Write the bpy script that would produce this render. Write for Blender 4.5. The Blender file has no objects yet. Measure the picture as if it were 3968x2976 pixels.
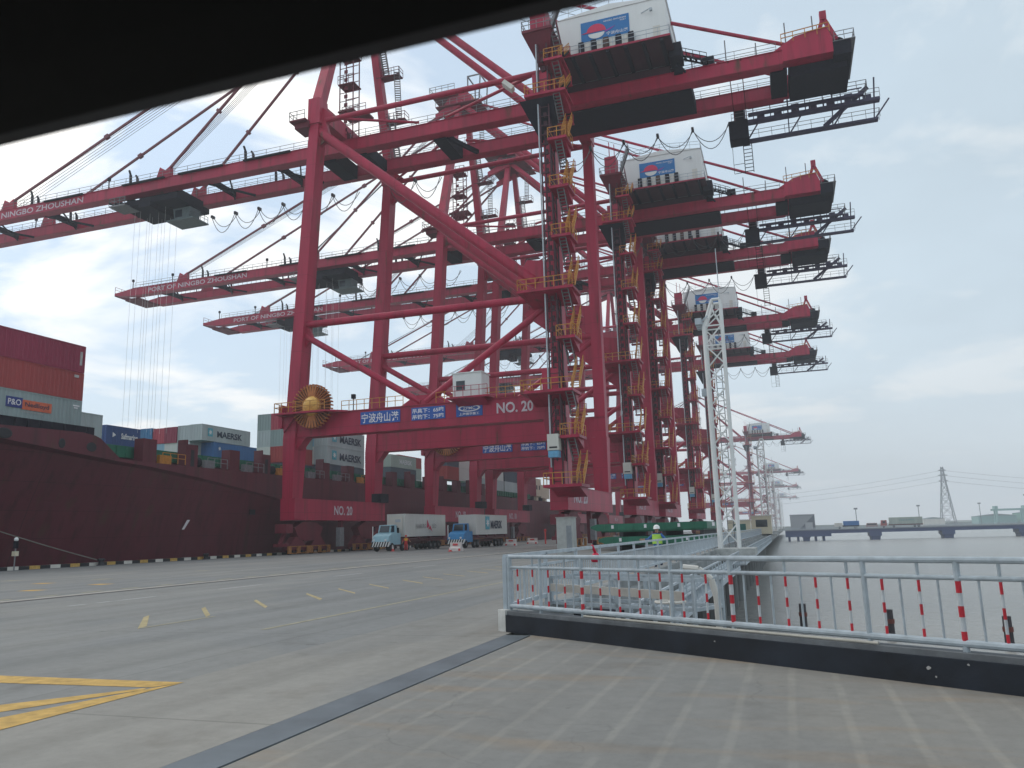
import bpy, math, random
from mathutils import Vector, Matrix
R_ = math.radians
SC = bpy.context.scene
COL = SC.collection
random.seed(7)

# ------------------------------------------------------------------ camera, world, sun, exposure
CAMZ = 1.65
cam_d = bpy.data.cameras.new('camera'); cam = bpy.data.objects.new('camera', cam_d); COL.objects.link(cam)
right = Vector((0.94582402, 0.32342689, -0.02849512))
down = Vector((-0.08592896, 0.16471927, -0.98259034))
fwd = Vector((-0.31310244, 0.9318061, 0.18358718))
m = Matrix((right, -down, -fwd)).transposed().to_4x4(); m.translation = Vector((0, 0, CAMZ))
cam.matrix_world = m
cam_d.sensor_width = 36; cam_d.lens = 36 * 3100 / 3968
cam_d.clip_start = 0.05; cam_d.clip_end = 8000
cam_d.dof.use_dof = True; cam_d.dof.focus_distance = 90; cam_d.dof.aperture_fstop = 7.0
SC.camera = cam

SUN_EL, SUN_AZ = 48, -75          # azimuth from +Y (along the quay), negative is over the ship
world = bpy.data.worlds.new('World'); SC.world = world; world.use_nodes = True
nt = world.node_tree; N = nt.nodes; L = nt.links; N.clear()
def wn(t, **k):
    n = N.new(t)
    for a, b in k.items(): setattr(n, a, b)
    return n
out = wn('ShaderNodeOutputWorld'); bg = wn('ShaderNodeBackground'); L.new(bg.outputs[0], out.inputs[0])
sky = wn('ShaderNodeTexSky', sky_type='NISHITA', sun_disc=False, sun_elevation=R_(SUN_EL), sun_rotation=R_(SUN_AZ), air_density=1.0, dust_density=1.0, ozone_density=2.0)
tc = wn('ShaderNodeTexCoord'); sep = wn('ShaderNodeSeparateXYZ'); L.new(tc.outputs['Generated'], sep.inputs[0])
def wm(op, a, b=None):
    n = wn('ShaderNodeMath', operation=op)
    for i, v in enumerate((a, b)):
        if v is None: continue
        if isinstance(v, (int, float)): n.inputs[i].default_value = v
        else: L.new(v, n.inputs[i])
    return n.outputs[0]
zz = wm('ADD', wm('MAXIMUM', sep.outputs[2], 0.0), 0.22)
cx = wm('DIVIDE', sep.outputs[0], zz); cy = wm('DIVIDE', sep.outputs[1], zz)
cmb = wn('ShaderNodeCombineXYZ'); L.new(cx, cmb.inputs[0]); L.new(cy, cmb.inputs[1]); cmb.inputs[2].default_value = 3.7
n1 = wn('ShaderNodeTexNoise'); n1.inputs['Scale'].default_value = 1.7; n1.inputs['Detail'].default_value = 7; n1.inputs['Roughness'].default_value = 0.52; n1.inputs['Distortion'].default_value = 0.35
L.new(cmb.outputs[0], n1.inputs['Vector'])
n2 = wn('ShaderNodeTexNoise'); n2.inputs['Scale'].default_value = 0.75; n2.inputs['Detail'].default_value = 5; n2.inputs['Roughness'].default_value = 0.6
L.new(cmb.outputs[0], n2.inputs['Vector'])
sd = Vector((math.sin(R_(SUN_AZ)) * math.cos(R_(SUN_EL)), math.cos(R_(SUN_AZ)) * math.cos(R_(SUN_EL)), math.sin(R_(SUN_EL))))
dotn = wn('ShaderNodeVectorMath', operation='DOT_PRODUCT'); L.new(tc.outputs['Generated'], dotn.inputs[0]); dotn.inputs[1].default_value = sd
lobe = wm('POWER', wm('MAXIMUM', dotn.outputs['Value'], 0.0), 1.6)
def wmix(f, a, b):
    x = wn('ShaderNodeMix', data_type='RGBA')
    for k, v in (('Factor', f), ('A', a), ('B', b)):
        if isinstance(v, (int, float)): x.inputs[k].default_value = v
        else: L.new(v, x.inputs[k])
    return x.outputs['Result']
def wscale(c, f):
    x = wn('ShaderNodeVectorMath', operation='SCALE'); x.inputs[0].default_value = c
    if isinstance(f, (int, float)): x.inputs['Scale'].default_value = f
    else: L.new(f, x.inputs['Scale'])
    return x.outputs[0]
# thin veil of high cloud over the blue, then white broken cloud, denser and brighter towards the hidden sun
veil = wscale((0.785, 0.93, 1.025), wm('ADD', wm('ADD', 4.9, wm('MULTIPLY', lobe, 0.9)), wm('MULTIPLY', wm('SUBTRACT', n2.outputs['Fac'], 0.5), 2.6)))
base = wmix(wm('MINIMUM', wm('ADD', 0.98, wm('MULTIPLY', lobe, -0.5)), 0.90), sky.outputs[0], veil)
rp = wn('ShaderNodeValToRGB'); rp.color_ramp.elements[0].position = 0.52; rp.color_ramp.elements[0].color = (0, 0, 0, 1); rp.color_ramp.elements[1].position = 0.615; rp.color_ramp.elements[1].color = (1, 1, 1, 1)
L.new(wm('ADD', n1.outputs['Fac'], wm('MULTIPLY', lobe, 0.09)), rp.inputs[0])
puff = wscale((1.0, 0.985, 0.95), wm('ADD', 6.4, wm('MULTIPLY', lobe, 2.0)))
low = wm('POWER', wm('SUBTRACT', 1.0, wm('MINIMUM', wm('MAXIMUM', sep.outputs[2], 0.0), 1.0)), 9.0)
skyc = wmix(wm('MULTIPLY', rp.outputs[0], wm('ADD', 0.30, wm('MULTIPLY', lobe, 0.9))), base, puff)
skyc = wmix(wm('MULTIPLY', low, 0.75), skyc, wscale((0.97, 0.975, 1.0), 4.5))
L.new(skyc, bg.inputs['Color']); bg.inputs['Strength'].default_value = 0.15

sun_d = bpy.data.lights.new('sun', 'SUN'); sun_d.energy = 0.7; sun_d.angle = R_(18); sun_d.color = (1.0, 0.95, 0.88)
sun = bpy.data.objects.new('sun', sun_d); COL.objects.link(sun)
sun.rotation_euler = sd.to_track_quat('Z', 'Y').to_euler(); sun.location = (0, 0, 90)
SC.view_settings.view_transform = 'Standard'; SC.view_settings.look = 'None'
SC.view_settings.exposure = 0.18; SC.view_settings.gamma = 1.0; SC.view_settings.use_curve_mapping = False
SC.cycles.max_bounces = 6; SC.cycles.volume_bounces = 1; SC.cycles.use_denoising = True

# ------------------------------------------------------------------ materials
MATS = {}
def mat(name, col, rough=0.55, metal=0.0, var=0.18, scale=3.0, bump=0.0, streak=False, spec=0.4, coord='Object'):
    if name in MATS: return MATS[name]
    M = bpy.data.materials.new(name); M.use_nodes = True; MATS[name] = M
    t = M.node_tree; b = t.nodes['Principled BSDF']
    b.inputs['Roughness'].default_value = rough; b.inputs['Metallic'].default_value = metal
    b.inputs['Specular IOR Level'].default_value = spec
    tcn = t.nodes.new('ShaderNodeTexCoord'); mp = t.nodes.new('ShaderNodeMapping'); t.links.new(tcn.outputs[coord], mp.inputs[0])
    if streak: mp.inputs['Scale'].default_value = (1, 1, 0.12)
    nz = t.nodes.new('ShaderNodeTexNoise'); nz.inputs['Scale'].default_value = scale; nz.inputs['Detail'].default_value = 6; nz.inputs['Roughness'].default_value = 0.6
    t.links.new(mp.outputs[0], nz.inputs['Vector'])
    r = t.nodes.new('ShaderNodeValToRGB'); r.color_ramp.elements[0].position = 0.3; r.color_ramp.elements[1].position = 0.7
    lo = [max(0, c * (1 - var)) for c in col]; hi = [min(1, c * (1 + var)) for c in col]
    r.color_ramp.elements[0].color = (*lo, 1); r.color_ramp.elements[1].color = (*hi, 1)
    t.links.new(nz.outputs['Fac'], r.inputs[0]); t.links.new(r.outputs[0], b.inputs['Base Color'])
    if bump:
        bp = t.nodes.new('ShaderNodeBump'); bp.inputs['Strength'].default_value = bump; bp.inputs['Distance'].default_value = 0.05
        t.links.new(nz.outputs['Fac'], bp.inputs['Height']); t.links.new(bp.outputs[0], b.inputs['Normal'])
    return M

def worn(name, col, rough, seams, grime=.55, rust=(.10, .03, .015), scale=.35, rust_at=(.63, .74)):
    M = mat(name, col, rough, var=.16, scale=scale, streak=True); t = M.node_tree; b = t.nodes['Principled BSDF']; nn = t.nodes.new; lk = t.links.new
    src = b.inputs['Base Color'].links[0].from_socket; tcn = nn('ShaderNodeTexCoord'); sp_ = nn('ShaderNodeSeparateXYZ'); lk(tcn.outputs['Object'], sp_.inputs[0])
    def mix(f, a, bb, mode='MIX'):
        x = nn('ShaderNodeMix'); x.data_type = 'RGBA'; x.blend_type = mode
        for kk, v in (('Factor', f), ('A', a), ('B', bb)):
            if isinstance(v, tuple): x.inputs[kk].default_value = (*v, 1)
            elif isinstance(v, (int, float)): x.inputs[kk].default_value = v
            else: lk(v, x.inputs[kk])
        return x.outputs['Result']
    def nz(sc, zs, det=6):
        mp = nn('ShaderNodeMapping'); mp.inputs['Scale'].default_value = (1, 1, zs); lk(tcn.outputs['Object'], mp.inputs[0]); q = nn('ShaderNodeTexNoise'); q.inputs['Scale'].default_value = sc; q.inputs['Detail'].default_value = det; lk(mp.outputs[0], q.inputs['Vector']); return q.outputs['Fac']
    def rmp(f, p0, p1, a=(0, 0, 0), c=(1, 1, 1)):
        r = nn('ShaderNodeValToRGB'); r.color_ramp.elements[0].position = p0; r.color_ramp.elements[1].position = p1; r.color_ramp.elements[0].color = (*a, 1); r.color_ramp.elements[1].color = (*c, 1); lk(f, r.inputs[0]); return r.outputs[0]
    c = mix(rmp(nz(1.3, .10), .50, .72), src, (grime,) * 3, 'MULTIPLY')
    c = mix(rmp(nz(.8, .22, 8), rust_at[0], rust_at[1]), c, rust)
    for ax, per, wdt, dk in seams:
        m1 = nn('ShaderNodeMath'); m1.operation = 'DIVIDE'; lk(sp_.outputs[ax], m1.inputs[0]); m1.inputs[1].default_value = per
        m2 = nn('ShaderNodeMath'); m2.operation = 'FRACT'; lk(m1.outputs[0], m2.inputs[0])
        c = mix(1.0, c, rmp(m2.outputs[0], wdt * .55, wdt, (dk,) * 3, (1, 1, 1)), 'MULTIPLY')
    lk(c, b.inputs['Base Color']); return M
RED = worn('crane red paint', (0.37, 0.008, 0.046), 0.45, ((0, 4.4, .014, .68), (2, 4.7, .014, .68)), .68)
REDSHADE = mat('shade darkened maroon', (0.045, 0.008, 0.016), 0.65, var=0.3, scale=0.5)  # near-black maroon carries the shade under the machinery house in its colour
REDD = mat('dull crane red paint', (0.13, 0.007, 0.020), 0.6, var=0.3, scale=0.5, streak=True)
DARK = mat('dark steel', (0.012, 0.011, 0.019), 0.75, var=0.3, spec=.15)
ROPE = mat('steel rope', (0.10, 0.10, 0.11), 0.6, metal=0.4)
STAY = mat('stay bar paint', (0.16, 0.03, 0.045), 0.55)
GREY = mat('galvanised steel', (0.42, 0.47, 0.51), 0.5, var=0.15)
GREYD = mat('grey grating', (0.20, 0.20, 0.21), 0.7)
YEL = mat('safety yellow paint', (0.50, 0.21, 0.03), 0.5, var=0.2)
ORA = mat('cable reel orange', (0.46, 0.15, 0.035), 0.5, var=0.2)
HUB = mat('reel hub yellow', (0.75, 0.43, 0.09), 0.35)
WHITE = mat('white paint', (0.72, 0.73, 0.72), 0.5, var=0.06, scale=0.6, streak=True)
OFFW = mat('off white paint', (0.60, 0.58, 0.53), 0.5, var=0.08, scale=0.8, streak=True)
CREAM = mat('cream paint', (0.62, 0.56, 0.42), 0.5, var=0.08, scale=0.5)
BLUE = mat('sign blue', (0.015, 0.09, 0.38), 0.45, var=0.08)
SKYB = mat('logo sign blue', (0.015, 0.16, 0.42), 0.45, var=0.06)
CRIM = mat('logo crimson', (0.60, 0.03, 0.10), 0.45, var=0.06)
PURP = mat('logo purple', (0.30, 0.05, 0.36), 0.45, var=0.05)
LETW = mat('lettering white', (0.74, 0.72, 0.74), 0.5, var=0.05)
LETP = mat('weathered lettering white', (0.55, 0.48, 0.52), 0.6, var=0.2, scale=2)
LETK = mat('lettering dark blue', (0.02, 0.035, 0.07), 0.5)
LETG = mat('lettering faded grey', (0.40, 0.39, 0.38), 0.5)
LTEAL = mat('star square teal', (0.08, 0.38, 0.48), 0.5)
BLACK = mat('black paint', (0.012, 0.014, 0.018), 0.5, var=0.3)
TYRE = mat('tyre rubber', (0.015, 0.015, 0.016), 0.8)
GLASS = mat('dark window glass', (0.02, 0.03, 0.04), 0.08, spec=0.6, var=0.1)
LBLUE = mat('tractor pale blue paint', (0.30, 0.50, 0.58), 0.4, var=0.08)
TBLUE = mat('tractor bright blue paint', (0.03, 0.22, 0.48), 0.4, var=0.1)
CARB = mat('elevator car blue', (0.12, 0.35, 0.55), 0.4)
GREEN = mat('hatch cover green', (0.012, 0.13, 0.075), 0.5, var=0.25, scale=0.8)
CONC = mat('concrete', (0.30, 0.295, 0.28), 0.85, var=0.2, scale=0.8, bump=0.15)
CONCD = mat('quay edge concrete', (0.24, 0.25, 0.25), 0.85, var=0.35, scale=0.5, streak=True)
PILE = mat('concrete pile', (0.16, 0.165, 0.165), 0.85, var=0.3, scale=0.8, streak=True)
TIMB = mat('dark timber pile', (0.045, 0.04, 0.045), 0.8, var=0.4, scale=2)
MAROON = worn('ship maroon topside', (0.105, 0.013, 0.024), 0.5, ((1, 8.6, .012, .6), (2, 2.35, .03, .66)), .6, (.07, .028, .018), .25, (.60, .76))
TEALG = mat('gantry pale green paint', (0.20, 0.36, 0.34), 0.55)
BRNAVY = mat('bridge girder navy', (0.035, 0.06, 0.16), 0.55)
PYL = mat('pylon grey steel', (0.10, 0.11, 0.13), 0.6)
POSTB = mat('fence pale blue paint', (0.36, 0.41, 0.445), 0.45, var=0.2, scale=6)
CURBK = mat('black painted kerb', (0.010, 0.014, 0.022), 0.5, var=0.6, scale=1.5, bump=0.3)
PLATE = mat('steel joint plate', (0.125, 0.145, 0.16), 0.5, metal=0.2, var=0.2, scale=1.5)
YMARK = mat('yellow road paint', (0.50, 0.31, 0.08), 0.75, var=0.28, scale=5)
YDASH = mat('faded yellow dash paint', (0.37, 0.30, 0.16), 0.8, var=.3, scale=5)
YFADE = mat('worn yellow road paint', (0.285, 0.262, 0.19), 0.8, var=0.22, scale=4)
WMARK = mat('worn white road paint', (0.33, 0.33, 0.325), 0.8, var=0.15, scale=4)
RAILM = mat('rail slot dark', (0.06, 0.055, 0.06), 0.8, var=0.4)
SKIN = mat('skin', (0.45, 0.26, 0.18), 0.55, var=0.08)
SUITR = mat('red work suit', (0.55, 0.03, 0.03), 0.75)
VEST = mat('lime reflective vest', (0.42, 0.70, 0.10), 0.6)
VESTY = mat('amber vest', (0.75, 0.38, 0.04), 0.6)
WBLUE = mat('blue work jacket', (0.04, 0.13, 0.36), 0.75)
NAVY = mat('navy trousers', (0.02, 0.03, 0.07), 0.8)
HELM = mat('white helmet', (0.78, 0.78, 0.76), 0.3, var=0.03)
BARR = mat('white plastic', (0.66, 0.60, 0.58), 0.45, var=0.1)
BARP = mat('red plastic', (0.60, 0.06, 0.06), 0.45, var=0.1)
VINYL = mat('dark vehicle trim', (0.005, 0.005, 0.0055), 0.7, var=0.2)
VANP = mat('vehicle grey paint', (0.10, 0.10, 0.11), 0.35)
CABT = mat('trolley cab grey green', (0.11, 0.15, 0.155), 0.5)

# ------------------------------------------------------------------ mesh helpers
class MB:
    def __init__(s): s.v = []; s.f = []; s.mi = []; s.m = 0; s.c = []
    def cut(s): s.c.append((len(s.v), len(s.f))); return s
    def quad(s, *p):
        b = len(s.v); s.v += [tuple(q) for q in p]; s.f.append(tuple(range(b, b + len(p)))); s.mi.append(s.m); return s
    def hexa(s, p):
        b = len(s.v); s.v += [tuple(q) for q in p]
        for f in ((3, 2, 1, 0), (4, 5, 6, 7), (0, 1, 5, 4), (1, 2, 6, 5), (2, 3, 7, 6), (3, 0, 4, 7)):
            s.f.append(tuple(b + i for i in f)); s.mi.append(s.m)
        return s
    def box(s, x0, x1, y0, y1, z0, z1):
        if x0 > x1: x0, x1 = x1, x0
        if y0 > y1: y0, y1 = y1, y0
        if z0 > z1: z0, z1 = z1, z0
        return s.hexa([(x0, y0, z0), (x1, y0, z0), (x1, y1, z0), (x0, y1, z0), (x0, y0, z1), (x1, y0, z1), (x1, y1, z1), (x0, y1, z1)])
    def taper(s, c0, d0, c1, d1):
        # column between two horizontal rectangles: centre (x,y,z), size (dx,dy)
        q = []
        for c, d in ((c0, d0), (c1, d1)):
            q += [(c[0] - d[0] / 2, c[1] - d[1] / 2, c[2]), (c[0] + d[0] / 2, c[1] - d[1] / 2, c[2]), (c[0] + d[0] / 2, c[1] + d[1] / 2, c[2]), (c[0] - d[0] / 2, c[1] + d[1] / 2, c[2])]
        return s.hexa(q)
    def bar(s, p, q, w, h=None):
        h = h or w; p = Vector(p); q = Vector(q); d = (q - p)
        if d.length < 1e-6: return s
        d.normalize(); u = Vector((0, 0, 1)) if abs(d.z) < 0.95 else Vector((0, 1, 0))
        a = d.cross(u).normalized() * (w / 2); b = a.cross(d).normalized() * (h / 2)
        return s.hexa([p - a - b, p + a - b, p + a + b, p - a + b, q - a - b, q + a - b, q + a + b, q - a + b])
    def tube(s, p, q, r, n=10, r2=None):
        p = Vector(p); q = Vector(q); d = (q - p).normalized(); u = Vector((0, 0, 1)) if abs(d.z) < 0.95 else Vector((0, 1, 0))
        a = d.cross(u).normalized(); b = a.cross(d).normalized(); r2 = r if r2 is None else r2
        k = len(s.v)
        for c, rr in ((p, r), (q, r2)):
            for i in range(n):
                t = 2 * math.pi * i / n; s.v.append(tuple(c + a * math.cos(t) * rr + b * math.sin(t) * rr))
        for i in range(n):
            j = (i + 1) % n; s.f.append((k + i, k + j, k + n + j, k + n + i)); s.mi.append(s.m)
        s.f.append(tuple(k + i for i in reversed(range(n)))); s.mi.append(s.m)
        s.f.append(tuple(k + n + i for i in range(n))); s.mi.append(s.m)
        return s
    def path(s, pts, r, n=6):
        for a, b in zip(pts, pts[1:]): s.tube(a, b, r, n)
        return s
    def prism(s, pts, off):
        # extrude a planar polygon by a vector
        o = Vector(off); n = len(pts); b = len(s.v)
        s.v += [tuple(p) for p in pts] + [tuple(Vector(p) + o) for p in pts]
        s.f.append(tuple(b + i for i in reversed(range(n)))); s.mi.append(s.m)
        s.f.append(tuple(b + n + i for i in range(n))); s.mi.append(s.m)
        for i in range(n):
            j = (i + 1) % n; s.f.append((b + i, b + j, b + n + j, b + n + i)); s.mi.append(s.m)
        return s
    def lathe(s, c, prof, n=20, axis='z'):
        k = len(s.v)
        for r, z in prof:
            for i in range(n):
                t = 2 * math.pi * i / n; a, b = r * math.cos(t), r * math.sin(t)
                p = {'z': (a, b, z), 'y': (a, z, b), 'x': (z, a, b)}[axis]
                s.v.append((c[0] + p[0], c[1] + p[1], c[2] + p[2]))
        for j in range(len(prof) - 1):
            for i in range(n):
                i2 = (i + 1) % n; s.f.append((k + j * n + i, k + j * n + i2, k + (j + 1) * n + i2, k + (j + 1) * n + i)); s.mi.append(s.m)
        return s
    def rail(s, pts, h=1.1, t=0.05, step=1.6, rails=(1.0, 0.55)):
        pts = [Vector(p) for p in pts]; up = Vector((0, 0, 1))
        for a, b in zip(pts, pts[1:]):
            for f in rails: s.bar(a + up * h * f, b + up * h * f, t)
            n = max(1, int(round((b - a).length / step)))
            for i in range(n + 1):
                p = a + (b - a) * (i / n); s.bar(p, p + up * h, t)
        return s
    def mesh(s, name, mats, smooth=False):
        me = bpy.data.meshes.new(name); me.from_pydata(s.v, [], s.f)
        mats = mats if isinstance(mats, (list, tuple)) else [mats]
        for mm in mats: me.materials.append(mm)
        if len(mats) > 1: me.polygons.foreach_set('material_index', s.mi)
        if smooth: me.polygons.foreach_set('use_smooth', [True] * len(me.polygons))
        me.update(); return me
    def build(s, name, mats, parent=None, smooth=False, loc=(0, 0, 0), label=None):
        o = bpy.data.objects.new(name, s.mesh(name, mats, smooth)); COL.objects.link(o); o.location = loc
        if parent: o.parent = parent
        if label: o['label'] = label
        return o
def pieces(g, name, M, parent=None, fix=True):
    # one object for each stretch of the mesh between two cuts
    cs = [(0, 0)] + g.c
    if cs[-1][0] < len(g.v): cs.append((len(g.v), len(g.f)))
    res = []
    for (v0, f0), (v1, f1) in zip(cs, cs[1:]):
        if v1 == v0: continue
        h = MB(); h.v = g.v[v0:v1]; h.f = [tuple(i - v0 for i in f) for f in g.f[f0:f1]]; h.mi = g.mi[f0:f1]
        o = h.build(name, M, parent); res.append(fixn(o) if fix else o)
    return res
def fixn(o):
    import bmesh
    b = bmesh.new(); b.from_mesh(o.data); bmesh.ops.recalc_face_normals(b, faces=b.faces); b.to_mesh(o.data); b.free(); return o
def tag(o, label=None, cat=None, group=None, kind=None):
    if label: o['label'] = label
    if cat: o['category'] = cat
    if group: o['group'] = group
    if kind: o['kind'] = kind
    return o
def empty(name, loc, rz=0.0, label=None, cat=None, group=None):
    o = bpy.data.objects.new(name, None); COL.objects.link(o); o.location = loc; o.rotation_euler.z = rz
    return tag(o, label, cat, group)
def copy_tree(o, parent=None, skip=()):
    c = o.copy(); COL.objects.link(c)
    if parent: c.parent = parent
    for ch in list(o.children):
        if ch.name.split('.')[0] in skip: continue
        copy_tree(ch, c, skip)
    return c
_TX = {}
def text(body, name, M, o, u, v, w, h, parent=None, depth=0.03, bold=0.012):
    """lettering fitted to a w x h rectangle whose lower left corner is o, along u, up v"""
    if body not in _TX:
        cu = bpy.data.curves.new('lettering', 'FONT'); cu.body = body; cu.size = 1.0; cu.offset = bold; cu.resolution_u = 3
        ob = bpy.data.objects.new('lettering', cu); COL.objects.link(ob)
        bpy.context.view_layer.update()
        me = bpy.data.meshes.new_from_object(ob.evaluated_get(bpy.context.evaluated_depsgraph_get()))
        bpy.data.objects.remove(ob)
        vs = [tuple(a.co) for a in me.vertices]; fs = [tuple(p.vertices) for p in me.polygons]
        _TX[body] = (vs, fs)
    vs, fs = _TX[body]
    x0 = min(a[0] for a in vs); x1 = max(a[0] for a in vs); y0 = min(a[1] for a in vs); y1 = max(a[1] for a in vs)
    o = Vector(o); u = Vector(u).normalized(); v = Vector(v).normalized(); n = u.cross(v)
    me = bpy.data.meshes.new(name)
    me.from_pydata([tuple(o + u * ((a[0] - x0) / (x1 - x0) * w) + v * ((a[1] - y0) / (y1 - y0) * h) + n * depth) for a in vs], [], fs)
    me.materials.append(M); ob = bpy.data.objects.new(name, me); COL.objects.link(ob)
    if parent: ob.parent = parent
    return ob
def ell(cx, cz, rx, rz, y, n=28, a0=0, a1=360):
    return [(cx + rx * math.cos(R_(a0 + (a1 - a0) * i / n)), y, cz + rz * math.sin(R_(a0 + (a1 - a0) * i / n))) for i in range(n + (0 if a1 - a0 >= 360 else 1))]
X3, Y3, Z3 = (1, 0, 0), (0, 1, 0), (0, 0, 1)
# ------------------------------------------------------------------ ground, water, quay
def ground_mat(name, base, tint, stripes=False, wharf=False):
    M = bpy.data.materials.new(name); M.use_nodes = True; t = M.node_tree; b = t.nodes['Principled BSDF']; nn = t.nodes.new; lk = t.links.new
    b.inputs['Roughness'].default_value = 0.8; b.inputs['Specular IOR Level'].default_value = 0.3
    tcn = nn('ShaderNodeTexCoord')
    def noise(scale, sx, sy, det=5, rough=0.6):
        mp = nn('ShaderNodeMapping'); mp.inputs['Scale'].default_value = (sx, sy, 1); lk(tcn.outputs['Object'], mp.inputs[0])
        z = nn('ShaderNodeTexNoise'); z.inputs['Scale'].default_value = scale; z.inputs['Detail'].default_value = det; z.inputs['Roughness'].default_value = rough
        lk(mp.outputs[0], z.inputs['Vector']); return z.outputs['Fac']
    def ramp(f, p0, p1, c0, c1):
        r = nn('ShaderNodeValToRGB'); r.color_ramp.elements[0].position = p0; r.color_ramp.elements[1].position = p1
        r.color_ramp.elements[0].color = (*c0, 1); r.color_ramp.elements[1].color = (*c1, 1); lk(f, r.inputs[0]); return r.outputs[0]
    def mul(a, c):
        x = nn('ShaderNodeMix'); x.data_type = 'RGBA'; x.blend_type = 'MULTIPLY'; x.inputs['Factor'].default_value = 1
        lk(a, x.inputs['A']); lk(c, x.inputs['B']); return x.outputs['Result']
    big = ramp(noise(0.22, 1, 0.55), 0.3, 0.7, base, tint)
    fine = ramp(noise(5.0, 1, 1, 8, 0.7), 0.25, 0.75, (0.86,) * 3, (1.1,) * 3)
    streak = ramp(noise(1.1, 1, 0.06, 6), 0.36, 0.6, *(((0.93,) * 3, (1.03,) * 3) if stripes else ((0.87, 0.87, 0.865), (1.05,) * 3)))
    blot = ramp(noise(0.7, 1, 1, 4), 0.26, 0.42, (0.80, 0.78, 0.76), (1, 1, 1))
    c = mul(mul(mul(big, fine), streak), blot)
    oil = ramp(noise(1.7, 1, 1, 3), 0.70, 0.76, (1, 1, 1), (0.62, 0.61, 0.60)); c = mul(c, oil)
    grit = ramp(noise(26.0, 1, 1, 3, 0.8), 0.30, 0.42, (0.82,) * 3, (1, 1, 1)); c = mul(c, grit)
    patch = ramp(noise(0.13, 1, 0.7, 2), 0.48, 0.52, (0.95, 0.96, 0.97), (1.04, 1.03, 1.01)); c = mul(c, patch)
    wob = nn('ShaderNodeVectorMath'); wob.operation = 'ADD'; nzv = nn('ShaderNodeTexNoise'); nzv.inputs['Scale'].default_value = 1.3; nzv.inputs['Detail'].default_value = 4; lk(tcn.outputs['Object'], nzv.inputs['Vector']); lk(tcn.outputs['Object'], wob.inputs[0]); lk(nzv.outputs['Color'], wob.inputs[1])
    vo = nn('ShaderNodeTexVoronoi'); vo.feature = 'DISTANCE_TO_EDGE'; vo.inputs['Scale'].default_value = 0.21; lk(wob.outputs[0], vo.inputs['Vector'])
    crack = ramp(vo.outputs['Distance'], 0.0, 0.003, (0.84,) * 3, (1,) * 3); gate = ramp(noise(0.4, 1, 1, 2), 0.50, 0.56, (0,) * 3, (1,) * 3)
    xk = nn('ShaderNodeMix'); xk.data_type = 'RGBA'; xk.blend_type = 'MULTIPLY'; lk(gate, xk.inputs['Factor']); lk(c, xk.inputs['A']); lk(crack, xk.inputs['B']); c = xk.outputs['Result']
    sp = nn('ShaderNodeSeparateXYZ'); lk(tcn.outputs['Object'], sp.inputs[0])
    def math_(op, a, v=None):
        x = nn('ShaderNodeMath'); x.operation = op; lk(a, x.inputs[0])
        if v is not None:
            if isinstance(v, (int, float)): x.inputs[1].default_value = v
            else: lk(v, x.inputs[1])
        return x.outputs[0]
    if stripes:
        fr = math_('FRACT', math_('DIVIDE', math_('ADD', math_('ADD', sp.outputs[0], 50.55), math_('MULTIPLY', noise(0.8, 1, 1, 3), 0.05)), 0.465))
        d = math_('ABSOLUTE', math_('SUBTRACT', fr, 0.5))
        band = ramp(d, 0.045, 0.11, (1.18, 1.17, 1.14), (0.99, 0.99, 0.99))
        brk = noise(1.6, 1, 0.8, 4)
        f = ramp(brk, 0.34, 0.56, (0.15,) * 3, (1,) * 3)
        x = nn('ShaderNodeMix'); x.data_type = 'RGBA'; x.blend_type = 'MULTIPLY'; lk(f, x.inputs['Factor']); lk(c, x.inputs['A']); lk(band, x.inputs['B']); c = x.outputs['Result']
        rust = ramp(noise(0.9, 0.35, 1.6, 5), 0.52, 0.72, (1, 1, 1), (1.12, 0.95, 0.80)); c = mul(c, rust)
    if wharf:
        # a paler pour of concrete beside the joint plate, slab joints, darker tyre polish further out
        st = ramp(math_('ADD', sp.outputs[0], math_('MULTIPLY', noise(1.5, 1, 0.4), 0.35)), 0.0, 1.0, (1,) * 3, (1,) * 3)
        g = math_('GREATER_THAN', math_('ADD', sp.outputs[0], math_('MULTIPLY', noise(0.9, 1, 0.4), 0.3)), -7.05)
        pale = ramp(g, 0.0, 1.0, (0.93, 0.95, 0.97), (1.10, 1.08, 1.05)); c = mul(c, pale)
        for ax, per in ((0, 4.6), (1, 6.2)):
            fr = math_('ABSOLUTE', math_('SUBTRACT', math_('FRACT', math_('DIVIDE', math_('ADD', sp.outputs[ax], 300.3), per)), 0.5))
            jl = ramp(fr, 0.001, 0.0032, (0.62,) * 3, (1,) * 3); c = mul(c, jl)
    lk(c, b.inputs['Base Color'])
    bp = nn('ShaderNodeBump'); bp.inputs['Strength'].default_value = 0.25; bp.inputs['Distance'].default_value = 0.01
    lk(noise(9.0, 1, 1, 6), bp.inputs['Height']); lk(bp.outputs[0], b.inputs['Normal'])
    return M
GW = ground_mat('wharf concrete', (0.204, 0.203, 0.197), (0.250, 0.243, 0.228), wharf=True)
GT = ground_mat('brushed trestle concrete', (0.200, 0.198, 0.188), (0.245, 0.232, 0.210), stripes=True)
wa = bpy.data.materials.new('muddy water'); wa.use_nodes = True; t = wa.node_tree; b = t.nodes['Principled BSDF']
b.inputs['Base Color'].default_value = (0.31, 0.30, 0.275, 1); b.inputs['Roughness'].default_value = 0.22
tcn = t.nodes.new('ShaderNodeTexCoord'); mp = t.nodes.new('ShaderNodeMapping'); mp.inputs['Scale'].default_value = (0.55, 1.3, 1); mp.inputs['Rotation'].default_value = (0, 0, 0.25); t.links.new(tcn.outputs['Object'], mp.inputs[0])
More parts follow.
